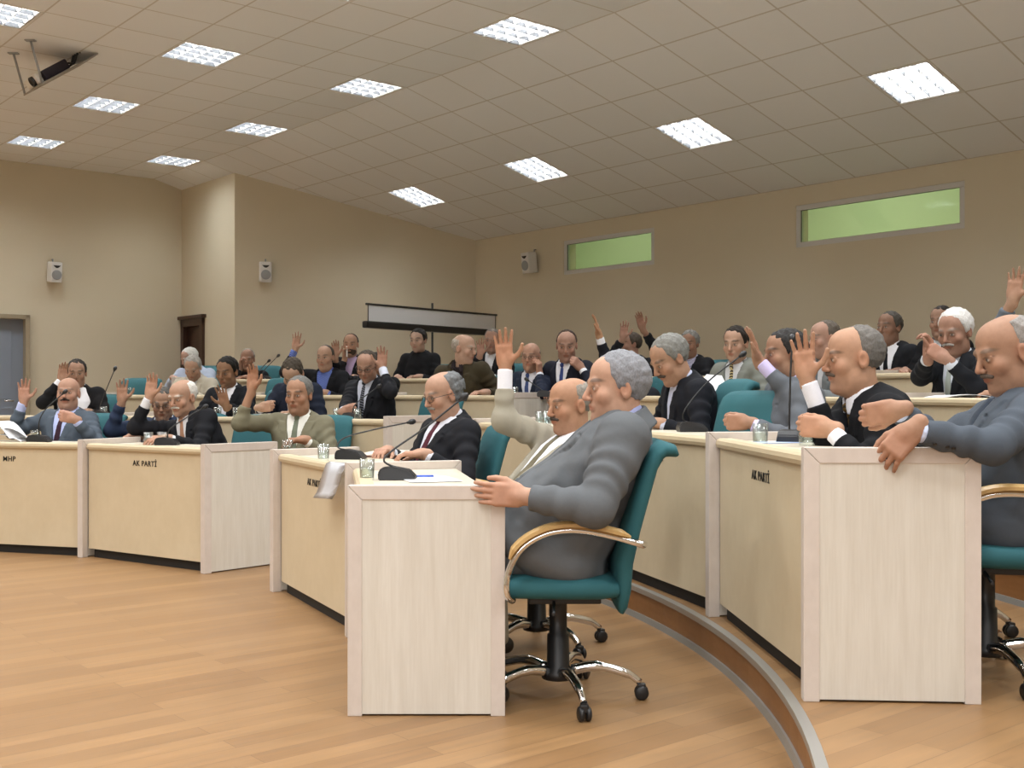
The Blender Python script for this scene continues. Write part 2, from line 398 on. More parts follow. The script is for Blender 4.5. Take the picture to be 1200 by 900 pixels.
LIGHTS = [(3, -6, 'square louvred ceiling light nearest the corner above the rolled-up screen'), (3, -2, 'square louvred ceiling light on the slope above the small left window'),
          (3, 2, 'square louvred ceiling light on the slope between the two high windows'), (3, 6, 'square louvred ceiling light above the larger right window, rightmost of all'),
          (-1, -10, 'square louvred ceiling light next to the dark wooden door corner'), (-1, -6, 'square louvred ceiling light above the wall edge left of the screen'),
          (-1, -2, 'square louvred ceiling light at the ceiling fold, middle of its row'), (-1, 2, 'large square louvred ceiling light at top centre of the photo'),
          (-4, -10, 'small square louvred ceiling light above the grey door and wall speaker'), (-4, -6, 'square louvred ceiling light just below the hanging projector'),
          (-4, -2, 'square louvred ceiling light right of the hanging projector'), (-4, 2, 'square louvred ceiling light cut off by the top edge left of centre'),
          (-7, -2, 'square louvred ceiling light in the top left corner beside the projector')]
LT0 = make_light()
for k, (j, i, lab) in enumerate(LIGHTS):
    o = LT0 if k == 0 else copy_tree(LT0)
    o['label'] = lab; o['group'] = 'louvred ceiling lights'
    if j >= 0:
        vv = (j+.5)*.6; p = uv(i*.6+.3, vv*math.cos(ALPHA), CEIL-vv*math.sin(ALPHA)); o.rotation_euler = (Matrix.Rotation(TH, 3, 'Z') @ Matrix.Rotation(-ALPHA, 3, 'X')).to_euler()
    else: p = uv(i*.6+.3, (j+.5)*.6, CEIL); o.rotation_euler = (0, 0, TH)
    o.location = p
# ------------------------------------------------------------------ desks
PD = .546            # depth of an end panel
def text_mesh(txt, size, name, parent, M):
    cu = bpy.data.curves.new('lettering', 'FONT'); cu.body = txt; cu.size = size; cu.extrude = .0012; cu.offset = size*.010
    cu.align_x = 'CENTER'; cu.align_y = 'CENTER'; cu.space_character = 1.1
    t = bpy.data.objects.new('lettering', cu); COL.objects.link(t)
    bpy.context.view_layer.update()
    me = bpy.data.meshes.new_from_object(t.evaluated_get(bpy.context.evaluated_depsgraph_get()))
    bpy.data.objects.remove(t); bpy.data.curves.remove(cu)
    me.transform(M); me.materials.clear()
    return link(name, me, M_TEXT, parent)
def desk(row, a0, a1, label, text, ends=(True, True), group=None):
    """curved-row desk between polar angles a0 < a1 (degrees); local x runs towards smaller angles (the sitter's left to right seen from the front)"""
    R, z0 = RR[row], TIER[row]; am = (a0+a1)/2; dl = rad(a1-a0)/2
    root = empty('desk', label, 'desk', arc(R*math.cos(dl), am, z0), rad(am)-PI/2, group)
    # local frame: +y outward (to the seats), +x towards smaller angle
    pt = lambda r, t: Vector((r*math.sin(t), r*math.cos(t)-R*math.cos(dl), 0))
    T = .046
    for sgn, on in ((-1, ends[1]), (1, ends[0])):
        if not on: continue
        p0 = pt(R, sgn*dl); M = Matrix.Translation(p0) @ Matrix.Rotation(-sgn*dl, 4, 'Z') @ Matrix.Translation((-sgn*T/2*0, 0, 0))
        m = MB(); m.box((0, PD/2, .40), (T-.008, PD-.006, .785), M=M); e = m.build('end_panel', M_END, root)
        m = MB(); w = .05; Mf = M @ Matrix.Rotation(rad(90), 4, 'Y') @ Matrix.Rotation(rad(90), 4, 'Z')      # outline (y, z), thickness along x
        g_ = .0012
        m.prism([(0, 0), (w, 0), (w, .80-w-g_), (0, .80-g_)], -T/2, T/2, bev=.003, M=Mf); m.prism([(PD-w, 0), (PD, 0), (PD, .80-g_), (PD-w, .80-w-g_)], -T/2, T/2, bev=.003, M=Mf)
        m.prism([(g_, .80), (w, .80-w), (PD-w, .80-w), (PD-g_, .80)], -T/2, T/2, bev=.003, M=Mf)
        m.build('edge_frame', M_EDGE, e)
    c = R*math.sin(dl); y0 = .05; s = math.tan(dl)
    xe = c-T/2-.002+y0*s*0
    m = MB(); m.box((0, y0+.012, .41), (2*xe, .022, .70)); m.build('front_panel', M_FRONT, root)
    m = MB(); prof = [(-.014, .735), (-.018, .75), (-.014, .765), (-.002, .774), (.05, .774), (.05, .735)]
    b = m.bm; rr = [[b.verts.new((x, y0+p[0], p[1])) for p in prof] for x in (-xe, xe)]
    for k in range(6): b.faces.new((rr[0][k], rr[0][(k+1) % 6], rr[1][(k+1) % 6], rr[1][k]))
    b.faces.new(rr[0][::-1]); b.faces.new(rr[1]); m.build('top_moulding', M_RAIL, root)
    yo = PD-.03
    q0, q1 = y0+.05, yo
    m = MB(); m.prism([(-xe-q0*s*.9, q0), (xe+q0*s*.9, q0), (xe+q1*s*.95, q1), (-xe-q1*s*.95, q1)], .735, .762); m.build('worktop', M_TOP, root)
    m = MB(); m.box((0, y0+.03, .03), (2*xe-.06, .012, .06)); m.build('plinth', M_GAP, root)  # near-black strip stands for the shade in the gap under the front panel
    if text:
        text_mesh(text, .050, 'lettering', root, Matrix.Translation((0, y0-.0005, .655)) @ Matrix.Rotation(rad(90), 4, 'X'))
    return root
D1 = 'front row desks on the main floor'; D2 = 'desks on the first tier'; D3 = 'desks on the second tier'; D4 = 'desks on the highest tier'
AKP = 'AK PART\u0130'
desk(0, 0, 17.7, 'nearest desk, its pale end panel facing the camera under a hand', None, (True, False), D1)
desk(0, 17.7, 35.9, 'cream front row desk with white paper hanging over its front edge', AKP, (True, True), D1)
desk(0, 47.6, 64.7, 'cream front row desk lettered AK PART\u0130 before the old man in black', AKP, (True, True), D1)
desk(0, 64.7, 82, 'cream front row desk lettered MHP at the left edge of the photo', 'MHP', (False, True), D1)
desk(1, -3.7, 9.9, 'pale desk at right whose framed end panel has a hand hanging over it', AKP, (True, False), D2)
desk(1, 9.9, 23.9, 'green-shaded cream desk right of the grey-suited man\'s chair, first tier', AKP, (True, True), D2)
desk(1, 23.9, 38, 'first tier desk behind the beige-suited man, mostly hidden by the two front men', None, (False, True), D2)
desk(1, 47.7, 61.6, 'first tier desk behind the olive-suited man, two tumblers on it', AKP, (True, False), D2)
desk(1, 61.6, 75.4, 'first tier desk behind the old man in black, before the dark-haired young man', None, (True, False), D2)
desk(1, 75.4, 89.3, 'first tier desk behind the MHP speaker with a microphone on it', None, (True, True), D2)
desk(2, -4, 8.3, 'second tier desk at the right edge with white papers on top', None, (True, False), D3)
desk(2, 8.3, 20.5, 'second tier desk before the white-haired man clasping his hands', None, (False, False), D3)
desk(2, 20.5, 32.8, 'second tier desk before the man in grey with a striped tie', None, (True, False), D3)
desk(2, 32.8, 45, 'second tier desk lettered AK below the bald man in glasses', AKP, (True, True), D3)
desk(2, 49.5, 61.5, 'second tier desk in front of the man with a raised blue checked cuff', None, (True, False), D3)
desk(2, 61.5, 73.5, 'second tier desk before the grey-haired man looking down', None, (True, False), D3)
desk(2, 73.5, 85.5, 'second tier desk lettered MHP behind the raised hands at left', 'MHP', (True, True), D3)
for a, lab in ((2, 'highest tier desk before the man in glasses and dark tie at right'), (12, 'highest tier desk behind the white-haired man at right'), (22, 'highest tier desk before the curly grey-haired man'),
               (32, 'highest tier desk before the raised hands in the middle'), (42, 'highest tier desk behind the bald man in glasses')):
    desk(3, a, a+10, lab, None, (True, a == 42), D4)
for a, lab in ((52.8, 'highest tier desk before the young man in the black shirt'), (63.2, 'highest tier desk before the bearded man on the phone'), (73.6, 'highest tier desk before the man in the pale blue shirt')):
    desk(3, a, a+10.4, lab, None, (True, a > 73), D4)

# ------------------------------------------------------------------ chairs
def make_chair():
    root = empty('office_chair', '', 'chair')           # faces local -y, z = 0 on the floor
    def pad(name, secs, mm, nseg=20, pw=3.2):
        """secs: list of (centre, half width, half depth, axis x, axis n) superellipse sections"""
        b = MB(); rg = []
        for c, hw, hd, ax, an in secs:
            rg.append([b.bm.verts.new(Vector(c)+Vector(ax)*(hw*math.copysign(abs(math.cos(t))**(2/pw), math.cos(t)))+Vector(an)*(hd*math.copysign(abs(math.sin(t))**(2/pw), math.sin(t)))) for t in [2*PI*k/nseg for k in range(nseg)]])
        for g, h in zip(rg, rg[1:]):
            for k in range(nseg): b.bm.faces.new((g[k], g[(k+1) % nseg], h[(k+1) % nseg], h[k]))
        b.bm.faces.new(rg[0][::-1]); b.bm.faces.new(rg[-1])
        return b.build(name, mm, root, smooth=True)
    X = (1, 0, 0); Zv = (0, 0, 1)
    secs = []
    for y, hw, hd, z in ((-.262, .17, .012, .415), (-.258, .20, .03, .42), (-.235, .222, .043, .432), (-.16, .235, .048, .438), (0, .238, .048, .435), (.14, .232, .046, .432), (.20, .22, .036, .43), (.215, .19, .015, .43)):
        secs.append(((0, y, z), hw, hd, X, Zv))
    pad('seat', secs, M_TEAL)
    secs = []
    prof = [(.215, .345, .012, .19), (.218, .365, .022, .205), (.222, .42, .032, .218), (.226, .52, .036, .225), (.252, .64, .036, .228), (.285, .76, .036, .228), (.315, .86, .034, .226), (.34, .905, .034, .222), (.368, .922, .032, .218), (.398, .915, .026, .21), (.412, .90, .012, .19)]
    for k, (y, z, hd, hw) in enumerate(prof):
        p, q = prof[max(k-1, 0)], prof[min(k+1, len(prof)-1)]; t = Vector((0, q[0]-p[0], q[1]-p[1])).normalized()
        secs.append(((0, y, z), hw, hd, X, Vector((0, -t.z, t.y))))
    pad('backrest', secs, M_TEAL)
    for s in (-1, 1):
        x = s*.268
        path = smooth_path([(x*.85, -.17, .40), (x, -.19, .43), (x, -.185, .50), (x, -.14, .585), (x, -.05, .638), (x, .06, .648), (x, .18, .625), (x, .27, .60), (x*.86, .285, .595)], 6)
        m = MB(); m.tube(path, .0125, 10); a = m.build('armrest', M_CHROME, root)
        i0, i1 = 15, 40; b = MB(); rg = []
        for k in range(i0, i1):
            p = path[k]; t = (path[k+1]-path[k-1]).normalized(); nrm = Vector((0, -t.z, t.y)).normalized()
            if nrm.z < 0: nrm = -nrm
            e = min(1, (k-i0)/3+.35, (i1-1-k)/3+.35)
            rg.append([b.bm.verts.new(p+Vector((dx*e, 0, 0))+nrm*(.012+dz)) for dx, dz in ((-.024, 0), (.024, 0), (.024, .012*e), (.012, .02*e), (-.012, .02*e), (-.024, .012*e))])
        for g, h in zip(rg, rg[1:]):
            for k in range(6): b.bm.faces.new((g[k], g[(k+1) % 6], h[(k+1) % 6], h[k]))
        b.bm.faces.new(rg[0][::-1]); b.bm.faces.new(rg[-1]); b.build('arm_pad', M_ARMWOOD, a)
    m = MB(); m.lathe([(.02, .40), (.06, .395), (.06, .37), (.033, .35), (.033, .24), (.04, .235), (.042, .12), (.06, .10), (.06, .075), (.0, .07)], 16, close=False); m.build('gas_column', M_BLACK, root)
    m = MB(); m.box((0, .02, .375), (.2, .26, .025), bev=.006); m.tube([(.1, -.02, .37), (.27, -.03, .36)], .006); m.build('tilt_mechanism', M_BLACK, root)
    bs = MB()
    for k in range(5):
        a = rad(72*k+14); d = Vector((math.cos(a), math.sin(a), 0))
        bs.tube(smooth_path([d*.05+Vector((0, 0, .105)), d*.14+Vector((0, 0, .12)), d*.25+Vector((0, 0, .095)), d*.30+Vector((0, 0, .062))], 4), [.02]*5+[.017]*4+[.013]*4, 8)
    st = bs.build('star_base', M_CHROME, root)
    for k in range(5):
        a = rad(72*k+14); d = Vector((math.cos(a), math.sin(a), 0)); n_ = Vector((-d.y, d.x, 0)); c_ = d*.305
        m = MB()
        for s in (-1, 1):
            Mx = Matrix.Translation(c_+n_*(.013*s)+Vector((0, 0, .026))) @ Matrix.Rotation(a, 4, 'Z') @ Matrix.Rotation(rad(90), 4, 'X')
            m.lathe([(.0, -.009), (.02, -.009), (.026, -.005), (.026, .005), (.02, .009), (0, .009)], 14, M=Mx)
        m.box(c_+Vector((0, 0, .045)), (.03, .03, .03), bev=.006); m.build('castor', M_BLACK, st)
    return root
CHAIR0 = make_chair(); CHAIR_USED = [False]; CHAIR_AT = []
def chair(x, y, row, heading, label, scale=1.0):
    """heading = direction the sitter faces, in degrees from +x"""
    if any(r_ == row and math.hypot(x-a, y-b) < .50 for a, b, r_ in CHAIR_AT): return None
    CHAIR_AT.append((x, y, row))
    o = copy_tree(CHAIR0) if CHAIR_USED[0] else CHAIR0; CHAIR_USED[0] = True
    o.location = (x, y, TIER[row]); o.rotation_euler = (0, 0, rad(heading)+PI/2); o.scale = (1, 1, scale)
    o['label'] = label; o['category'] = 'chair'; o['group'] = 'teal office chairs'
    return o

# ------------------------------------------------------------------ things on walls and ceiling
def speaker(loc, rotz, label):
    root = empty('wall_speaker', label, 'loudspeaker', loc, rotz, 'white wall speakers')   # faces local -y
    m = MB(); m.prism([(-.088, 0), (-.075, -.15), (.075, -.15), (.088, 0)][::1], -.14, .14, bev=.018, M=Matrix.Translation((0, -.05, 0)) @ Matrix.Rotation(rad(7), 4, 'X')); m.build('cabinet', M_WHITEP, root)
    Mx = Matrix.Translation((0, -.05, 0)) @ Matrix.Rotation(rad(7), 4, 'X') @ Matrix.Translation((0, -.151, 0)) @ Matrix.Rotation(rad(90), 4, 'X')
    m = MB(); m.lathe([(.066, -.001), (.066, .006), (.058, .007), (.0, .012)], 24, c=(0, -.035, 0), M=Mx); m.build('woofer_grille', M_GREYP, root)
    m = MB(); m.prism([(-.05, .095), (.05, .095), (.032, .075), (.012, .06), (-.012, .06), (-.032, .075)][::-1], 0, .004, M=Mx); m.build('tweeter_horn', M_DKMETAL, root)
    m = MB(); m.box((0, -.025, 0), (.05, .05, .06)); m.tube([(0, -.03, .14), (0, -.03, .175), (0, .0, .175)], .01); m.build('wall_bracket', M_GREYP, root)
def on_wall_a(px, py):   # the left wall, u = U0
    r = Vector(((px-600)/F, 1, -(py-HY)/F)); k = (U0+F0[0]*UX+F0[1]*UY)/(r.x*UX+r.y*UY); return Vector((r.x*k, r.y*k, CAMZ+r.z*k))
p = on_wall_a(61, 319); speaker(p, math.atan2(UY, UX)+PI/2, 'white loudspeaker on the left wall above the grey door\'s right side')
a_, b_ = uv(RETU, RETV), uv(CORNU, V1); d_ = (b_-a_).normalized()
r = Vector(((311-600)/F, 1, 0)); A_ = np.array([[r.x, -d_.x], [r.y, -d_.y]]); k_ = np.linalg.solve(A_, np.array([a_.x, a_.y]))
p = Vector((r.x*k_[0], r.y*k_[0], CAMZ-(319-HY)/F*k_[0])); speaker(p, math.atan2(d_.y, d_.x), 'white loudspeaker on the angled wall left of the rolled-up screen')
p = uv(-2.56, V1, 2.875); speaker(p, TH, 'white loudspeaker on the back wall left of the small window')
# projection screen on a tripod
d0, d1 = 13.5, 15.5; L0 = pix(429, 356, d0); R0 = pix(582, 369.5, d1); zt = (L0.z+R0.z)/2; zb = zt-.235
A_ = Vector((L0.x, L0.y, 0)); B_ = Vector((R0.x, R0.y, 0)); ln = (B_-A_).length; an = math.atan2((B_-A_).y, (B_-A_).x); mid = (A_+B_)/2
root = empty('projection_screen', 'tripod projection screen mostly rolled up, white strip between black bars', 'projection screen', mid, an)
m = MB(); m.box((0, 0, (zt+zb)/2), (ln-.06, .004, zt-zb)); m.build('screen_fabric', M_PAPER, root)
m = MB(); m.box((0, 0, zt), (ln, .03, .025), bev=.006); m.build('top_bar', M_BLACK, root)
m = MB(); m.box((0, .0, zb-.01), (ln+.06, .085, .085), bev=.02); m.build('roller_case', M_BLACK, root)
m = MB()
for s in (-1, 1): m.tube([(s*(ln/2-.03), -.004, zb), (s*(ln/2-.03), -.004, zt)], .006, 6)
m.build('side_border', M_BLACK, root)
m = MB(); m.tube([(0, .06, .3), (0, .06, zt+.09)], .014, 10); m.build('pole', M_BLACK, root)
for k in range(3):
    a = rad(90+120*k); m = MB(); m.tube([(0, .06, .55), (.55*math.cos(a), .06+.55*math.sin(a), .012)], .012, 8); m.build('leg', M_BLACK, root)
# projector hanging on its fold-down flap
root = empty('ceiling_projector', 'white and black projector on a fold-down flap hanging from the ceiling', 'projector', (0, 0, 0))
def at_ceil(px, py, dz=0): z = CEIL-dz; k = (z-CAMZ)/(-(py-HY)/F); return Vector(((px-600)/F*k, k, z))
pu, pv = to_uv((at_ceil(31, 46)+at_ceil(11, 61))/2); pv += .03
hm = uv(pu, pv+.60, CEIL-.01); mF = uv(pu, pv+.60-.62*math.cos(rad(36)), CEIL-.01-.62*math.sin(rad(36)))
ax = (mF-hm).normalized(); sd = Vector((UX, UY, 0)); nn = ax.cross(sd).normalized()
if nn.z < 0: nn = -nn; sd = -sd
Lf = (mF-hm).length; B = Matrix((( ax.x, sd.x, nn.x, hm.x), (ax.y, sd.y, nn.y, hm.y), (ax.z, sd.z, nn.z, hm.z), (0, 0, 0, 1)))
hw_ = .26
m = MB(); m.box((Lf/2, 0, 0), (Lf, 2*hw_, .012), M=B); m.build('flap', mat('grey_flap', (.30, .28, .25), .6), root)
m = MB(); m.box((Lf*.62, 0, .055), (.26, .32, .09), M=B, bev=.012); m.build('projector_body', mat('dark_violet_plastic', (.02, .017, .035), .4), root)
m = MB(); m.box((Lf*.62+.18, 0, .055), (.06, .305, .09), M=B, bev=.02); m.build('front_cover', M_WHITEP, root)
m = MB(); m.lathe([(.045, 0), (.045, .03), (.036, .034), (.032, .02), (0, .018)], 18, M=B @ Matrix.Translation((Lf*.62+.205, .07, .055)) @ Matrix.Rotation(rad(90), 4, 'Y')); m.build('lens', M_BLACK, root)
for s, top in ((-1, None), (1, None)):
    p = B @ Vector((Lf*.98, s*hw_*.96, .006)); q = Vector((p.x-.10*VX, p.y-.10*VY, CEIL-.004))
    m = MB(); m.tube([p, q], .011, 8); m.box(q, (.09, .05, .012)); m.build('support_rod', M_GREYP, root)
m = MB()
for s in (-.05, 0, .06): m.tube(smooth_path([B @ Vector((Lf*.62-.15, s, .06)), B @ Vector((Lf*.35, s*1.5, .05)), B @ Vector((.18, s+.05, .03)), B @ Vector((.08, s+.08, .12)), Vector((*(B @ Vector((.16, s+.1, 0))).xy, CEIL-.005))], 5), .009, 6)
m.build('cable', M_BLACK, root)
# ------------------------------------------------------------------ microphones, tumblers, papers
def microphone(base, rotz, path, label, z=None, wedge=True):
    """base: world point on the desk top; path: world points of the gooseneck from the base up to the head"""
    root = empty('gooseneck_microphone', label, 'microphone', base, rotz, 'gooseneck microphones')
    Mi = Matrix.Translation(base) @ Matrix.Rotation(rotz, 4, 'Z'); Mi = Mi.inverted()
    m = MB(); b = m.bm
    prof = [(-.075, 0), (.075, 0), (.078, .012), (.05, .042), (-.02, .055), (-.065, .05), (-.078, .03)]
    rr = [[b.verts.new((x, s*(.05 if z_ < .03 else .042), z_)) for x, z_ in prof] for s in (-1, 1)]
    n_ = len(prof)
    for k in range(n_): b.faces.new((rr[0][k], rr[0][(k+1) % n_], rr[1][(k+1) % n_], rr[1][k]))
    b.faces.new(rr[0][::-1]); b.faces.new(rr[1]); bmesh.ops.bevel(b, geom=b.edges[:], offset=.004, segments=2, affect='EDGES')
    m.build('base', M_BLACK, root)
    pts = smooth_path([Mi @ Vector(q) for q in path], 8)
    m = MB(); m.tube(pts, [.0055]*3+[.0042]*(len(pts)-3), 8); nk = m.build('gooseneck', M_DKMETAL, root)
    t = (pts[-1]-pts[-3]).normalized(); e = pts[-1]; m = MB()
    m.tube([e-t*.012, e, e+t*.006, e+t*.022, e+t*.034, e+t*.04], [.006, .009, .014, .0165, .012, .004], 12); m.build('microphone_head', M_BLACK, root)
    return root
def tumbler(loc, label, h=.085, r=.032, water=.6):
    root = empty('water_tumbler', label, 'glass', loc, 0, 'drinking glasses on the desks')
    m = MB(); m.lathe([(0, .0), (r*.86, 0), (r*.9, .006), (r, h), (r-.0022, h), (r*.86, .012), (0, .012)], 20); m.build('glass_body', M_GLASS, root)
    m = MB(); m.lathe([(0, .013), (r*.84, .013), (r*.84+(r*.1)*water, h*water), (0, h*water)], 20); m.build('water', mat('water_in_glass', (.8, .85, .88), .05, build=glass_b), root)
    return root
def zt_(row): return TIER[row]+.762
def on_top(px, row, roff): d = depth_at(px, RR[row]+roff); return Vector(((px-600)/F*d, d, zt_(row)))
def sheet(name, label, cat, c, w, l, rotz, mm, lift=.0, curl=0, group=None):
    m = MB(); n_ = 8; b = m.bm; rr = []
    for k in range(n_+1):
        x = -w/2+w*k/n_; zz = lift+curl*abs(math.sin(PI*k/n_)); rr.append([b.verts.new(q) for q in ((x, -l/2, zz), (x, l/2, zz), (x, l/2, zz+.002), (x, -l/2, zz+.002))])
    for p, q in zip(rr, rr[1:]):
        for k in range(4): b.faces.new((p[k], q[k], q[(k+1) % 4], p[(k+1) % 4]))
    b.faces.new(rr[0]); b.faces.new(rr[-1][::-1])
    bmesh.ops.translate(b, vec=(0, 0, .001), verts=b.verts)
    return tag(m.build(name, mm, None, c, rotz, smooth=False), label, cat, group)
# ------------------------------------------------------------------ people: signed-distance bodies turned into one surface each
class Grid:
    def __init__(s, lo, hi, h):
        s.h = h; s.lo = np.array(lo, np.float32)-2*h; s.n = np.maximum(4, np.ceil((np.array(hi)-np.array(lo))/h).astype(int)+5)
        s.A = np.full(s.n, .5, np.float32)
        s.ax = [s.lo[k]+h*np.arange(s.n[k], dtype=np.float32) for k in range(3)]
    def region(s, lo, hi, pad):
        sl = []
        for k in range(3):
            a = int(max(0, math.floor((lo[k]-pad-s.lo[k])/s.h))); b = int(min(s.n[k], math.ceil((hi[k]+pad-s.lo[k])/s.h)+1))
            if a >= b: return None, None
            sl.append(slice(a, b))
        X = s.ax[0][sl[0]][:, None, None]; Y = s.ax[1][sl[1]][None, :, None]; Z = s.ax[2][sl[2]][None, None, :]
        return tuple(sl), (X, Y, Z)
    def add(s, fn, lo, hi, k=.01, op='u', pad=None):
        sl, P = s.region(lo, hi, (k+3*s.h) if pad is None else pad)
        if sl is None: return
        d = fn(P).astype(np.float32); A = s.A[sl]
        if op == 'u':
            if k <= 0: s.A[sl] = np.minimum(A, d)
            else:
                t = np.clip(.5+.5*(d-A)/k, 0, 1); s.A[sl] = d+(A-d)*t-k*t*(1-t)
        elif op == 's':
            t = np.clip(.5-.5*(d+A)/k, 0, 1); s.A[sl] = A+(-d-A)*t+k*t*(1-t)
    def capsule(s, a, b, r0, r1, k=.01):
        a, b = np.array(a, np.float32), np.array(b, np.float32); ab = b-a; L2 = max(1e-9, float(ab@ab)); r = max(r0, r1)
        def fn(P):
            x, y, z = P[0]-a[0], P[1]-a[1], P[2]-a[2]
            t = np.clip((x*ab[0]+y*ab[1]+z*ab[2])/L2, 0, 1)
            return np.sqrt((x-t*ab[0])**2+(y-t*ab[1])**2+(z-t*ab[2])**2)-(r0+(r1-r0)*t)
        s.add(fn, np.minimum(a, b)-r, np.maximum(a, b)+r, k)
    def local(s, fr, fn, c, rad_, k=.01, op='u', pad=None):
        """fn works in the frame fr = (origin, ex, ey, ez, scale); c = local centre, rad_ = local bounding radius"""
        o, ex, ey, ez, sc = fr; w = o+(ex*c[0]+ey*c[1]+ez*c[2])*sc; R = rad_*sc
        def g(P):
            x, y, z = (P[0]-o[0])/sc, (P[1]-o[1])/sc, (P[2]-o[2])/sc
            return fn((x*ex[0]+y*ex[1]+z*ex[2], x*ey[0]+y*ey[1]+z*ey[2], x*ez[0]+y*ez[1]+z*ez[2]))*sc
        s.add(g, w-R, w+R, k, op, pad)
    def mesh(s):
        A = s.A; n = s.n; I = A < 0
        m0 = np.zeros(n-1, np.uint8)
        for dx in (0, 1):
            for dy in (0, 1):
                for dz in (0, 1): m0 += I[dx:n[0]-1+dx, dy:n[1]-1+dy, dz:n[2]-1+dz]
        act = (m0 > 0) & (m0 < 8); idx = np.argwhere(act); N = len(idx)
        ids = np.full(n-1, -1, np.int32); ids[act] = np.arange(N)
        V = np.zeros((8, N), np.float32); off = np.array([(a, b, c) for a in (0, 1) for b in (0, 1) for c in (0, 1)])
        for q, o in enumerate(off): V[q] = A[idx[:, 0]+o[0], idx[:, 1]+o[1], idx[:, 2]+o[2]]
        acc = np.zeros((N, 3), np.float32); cnt = np.zeros(N, np.float32)
        for p in range(8):
            for q in range(p+1, 8):
                if np.abs(off[p]-off[q]).sum() != 1: continue
                cr = (V[p] < 0) != (V[q] < 0); t = np.where(cr, V[p]/np.where(cr, V[p]-V[q], 1), 0)
                acc += np.where(cr[:, None], off[p]+(off[q]-off[p])*t[:, None], 0); cnt += cr
        verts = s.lo+(idx+acc/cnt[:, None])*s.h
        quads = []
        for ax in range(3):
            b, c = (ax+1) % 3, (ax+2) % 3
            sa = [slice(0, n[k]) for k in range(3)]; sb = list(sa); sa[ax] = slice(0, n[ax]-1); sb[ax] = slice(1, n[ax])
            for k in (b, c): sa[k] = sb[k] = slice(1, n[k]-1)
            ia, ib = I[tuple(sa)], I[tuple(sb)]; E = np.argwhere(ia != ib)
            if not len(E): continue
            inside = ia[E[:, 0], E[:, 1], E[:, 2]]; G = E.copy(); G[:, b] += 1; G[:, c] += 1
            def cell(db, dc): H = G.copy(); H[:, b] += db; H[:, c] += dc; return ids[H[:, 0], H[:, 1], H[:, 2]]
            Q = np.stack([cell(-1, -1), cell(0, -1), cell(0, 0), cell(-1, 0)], 1)
            quads.append(np.where(inside[:, None], Q, Q[:, ::-1]))
        Q = np.concatenate(quads) if quads else np.zeros((0, 4), int)
        Q = Q[(Q >= 0).all(1)]
        return verts, Q
def np_mesh(name, verts, Q, origin, m, parent=None, col=None):
    me = bpy.data.meshes.new(name); nv, nq = len(verts), len(Q)
    me.vertices.add(nv); me.vertices.foreach_set('co', (verts-np.array(origin, np.float32)).astype(np.float32).ravel())
    me.loops.add(nq*4); me.loops.foreach_set('vertex_index', Q.astype(np.int32).ravel())
    me.polygons.add(nq); me.polygons.foreach_set('loop_start', np.arange(0, nq*4, 4, dtype=np.int32))
    me.update(calc_edges=True)
    me.polygons.foreach_set('use_smooth', np.ones(nq, bool))
    if col is not None:
        at = me.color_attributes.new('tone', 'FLOAT_COLOR', 'POINT'); at.data.foreach_set('color', np.concatenate([col, np.ones((nv, 1))], 1).astype(np.float32).ravel())
    me.validate()
    return link(name, me, m, parent)
def tone_b(m, n, l, b):
    a = n.new('ShaderNodeAttribute'); a.attribute_name = 'tone'; f = noise(n, l, coords(n, l, 'Object'), 45, 3)
    l.new(mixc(n, l, 1.0, a.outputs['Color'], ramp(n, l, f, [(.3, (.93, .92, .91)), (.7, (1.05, 1.05, 1.05))]), 'MULTIPLY'), b.inputs['Base Color'])
    b.inputs['Subsurface Weight'].default_value = .06; b.inputs['Subsurface Radius'].default_value = (.012, .005, .003)
M_SKIN = mat('skin', (.5, .3, .2), .6, spec=.25, build=tone_b)
def cloth(hexc, rough=.85, weave=700, var=.16, pat=None):
    c = lin(hexc)
    def bld(m, n, l, b):
        f = noise(n, l, coords(n, l, 'Object'), weave, 2); f2 = noise(n, l, coords(n, l, 'Object'), 9, 3)
        col = mixc(n, l, f, tuple(x*(1-var) for x in c), tuple(min(1, x*(1+var)) for x in c))
        if pat:
            w = n.new('ShaderNodeTexWave'); w.inputs['Scale'].default_value = pat[1]; w.bands_direction = 'DIAGONAL'
            l.new(coords(n, l, 'Object', (1, 1, 1.2)), w.inputs['Vector']); l.new(mixc(n, l, math_(n, l, 'GREATER_THAN', w.outputs['Fac'], .72), col, lin(pat[0])), b.inputs['Base Color'])
        else: l.new(col, b.inputs['Base Color'])
        bump(n, l, b, f2, .35, .012)
    return mat('cloth_'+hexc+(pat[0] if pat else ''), c, rough, spec=.25, build=bld)
def hair_m(hexc):
    c = lin(hexc)
    def bld(m, n, l, b):
        f = noise(n, l, coords(n, l, 'Object', (160, 60, 60)), 2.0, 4)
        l.new(ramp(n, l, f, [(.3, tuple(x*.75 for x in c)), (.7, tuple(min(1, x*1.2) for x in c))]), b.inputs['Base Color']); bump(n, l, b, f, .6, .004)
    return mat('hair_'+hexc, c, .65, spec=.2, build=bld)
def nz(v): return v/np.linalg.norm(v)
UP = np.array([0, 0, 1.])
def wob(P, f, ph=0): return np.sin(P[0]*f+ph)*np.sin(P[1]*f*1.13+1.7*ph+1)+.6*np.sin(P[2]*f*1.21+2.1*ph+2)*np.sin(P[0]*f*.83+P[1]*f*.61+ph)
def ell(c, r):
    c = np.array(c); r = np.array(r)
    def fn(P):
        x, y, z = (P[0]-c[0])/r[0], (P[1]-c[1])/r[1], (P[2]-c[2])/r[2]; k0 = np.sqrt(x*x+y*y+z*z)
        k1 = np.sqrt((x/r[0])**2+(y/r[1])**2+(z/r[2])**2)+1e-9
        return k0*(k0-1)/k1
    return fn, c, float(r.max())
def sph(c, r): return ell(c, (r, r, r))
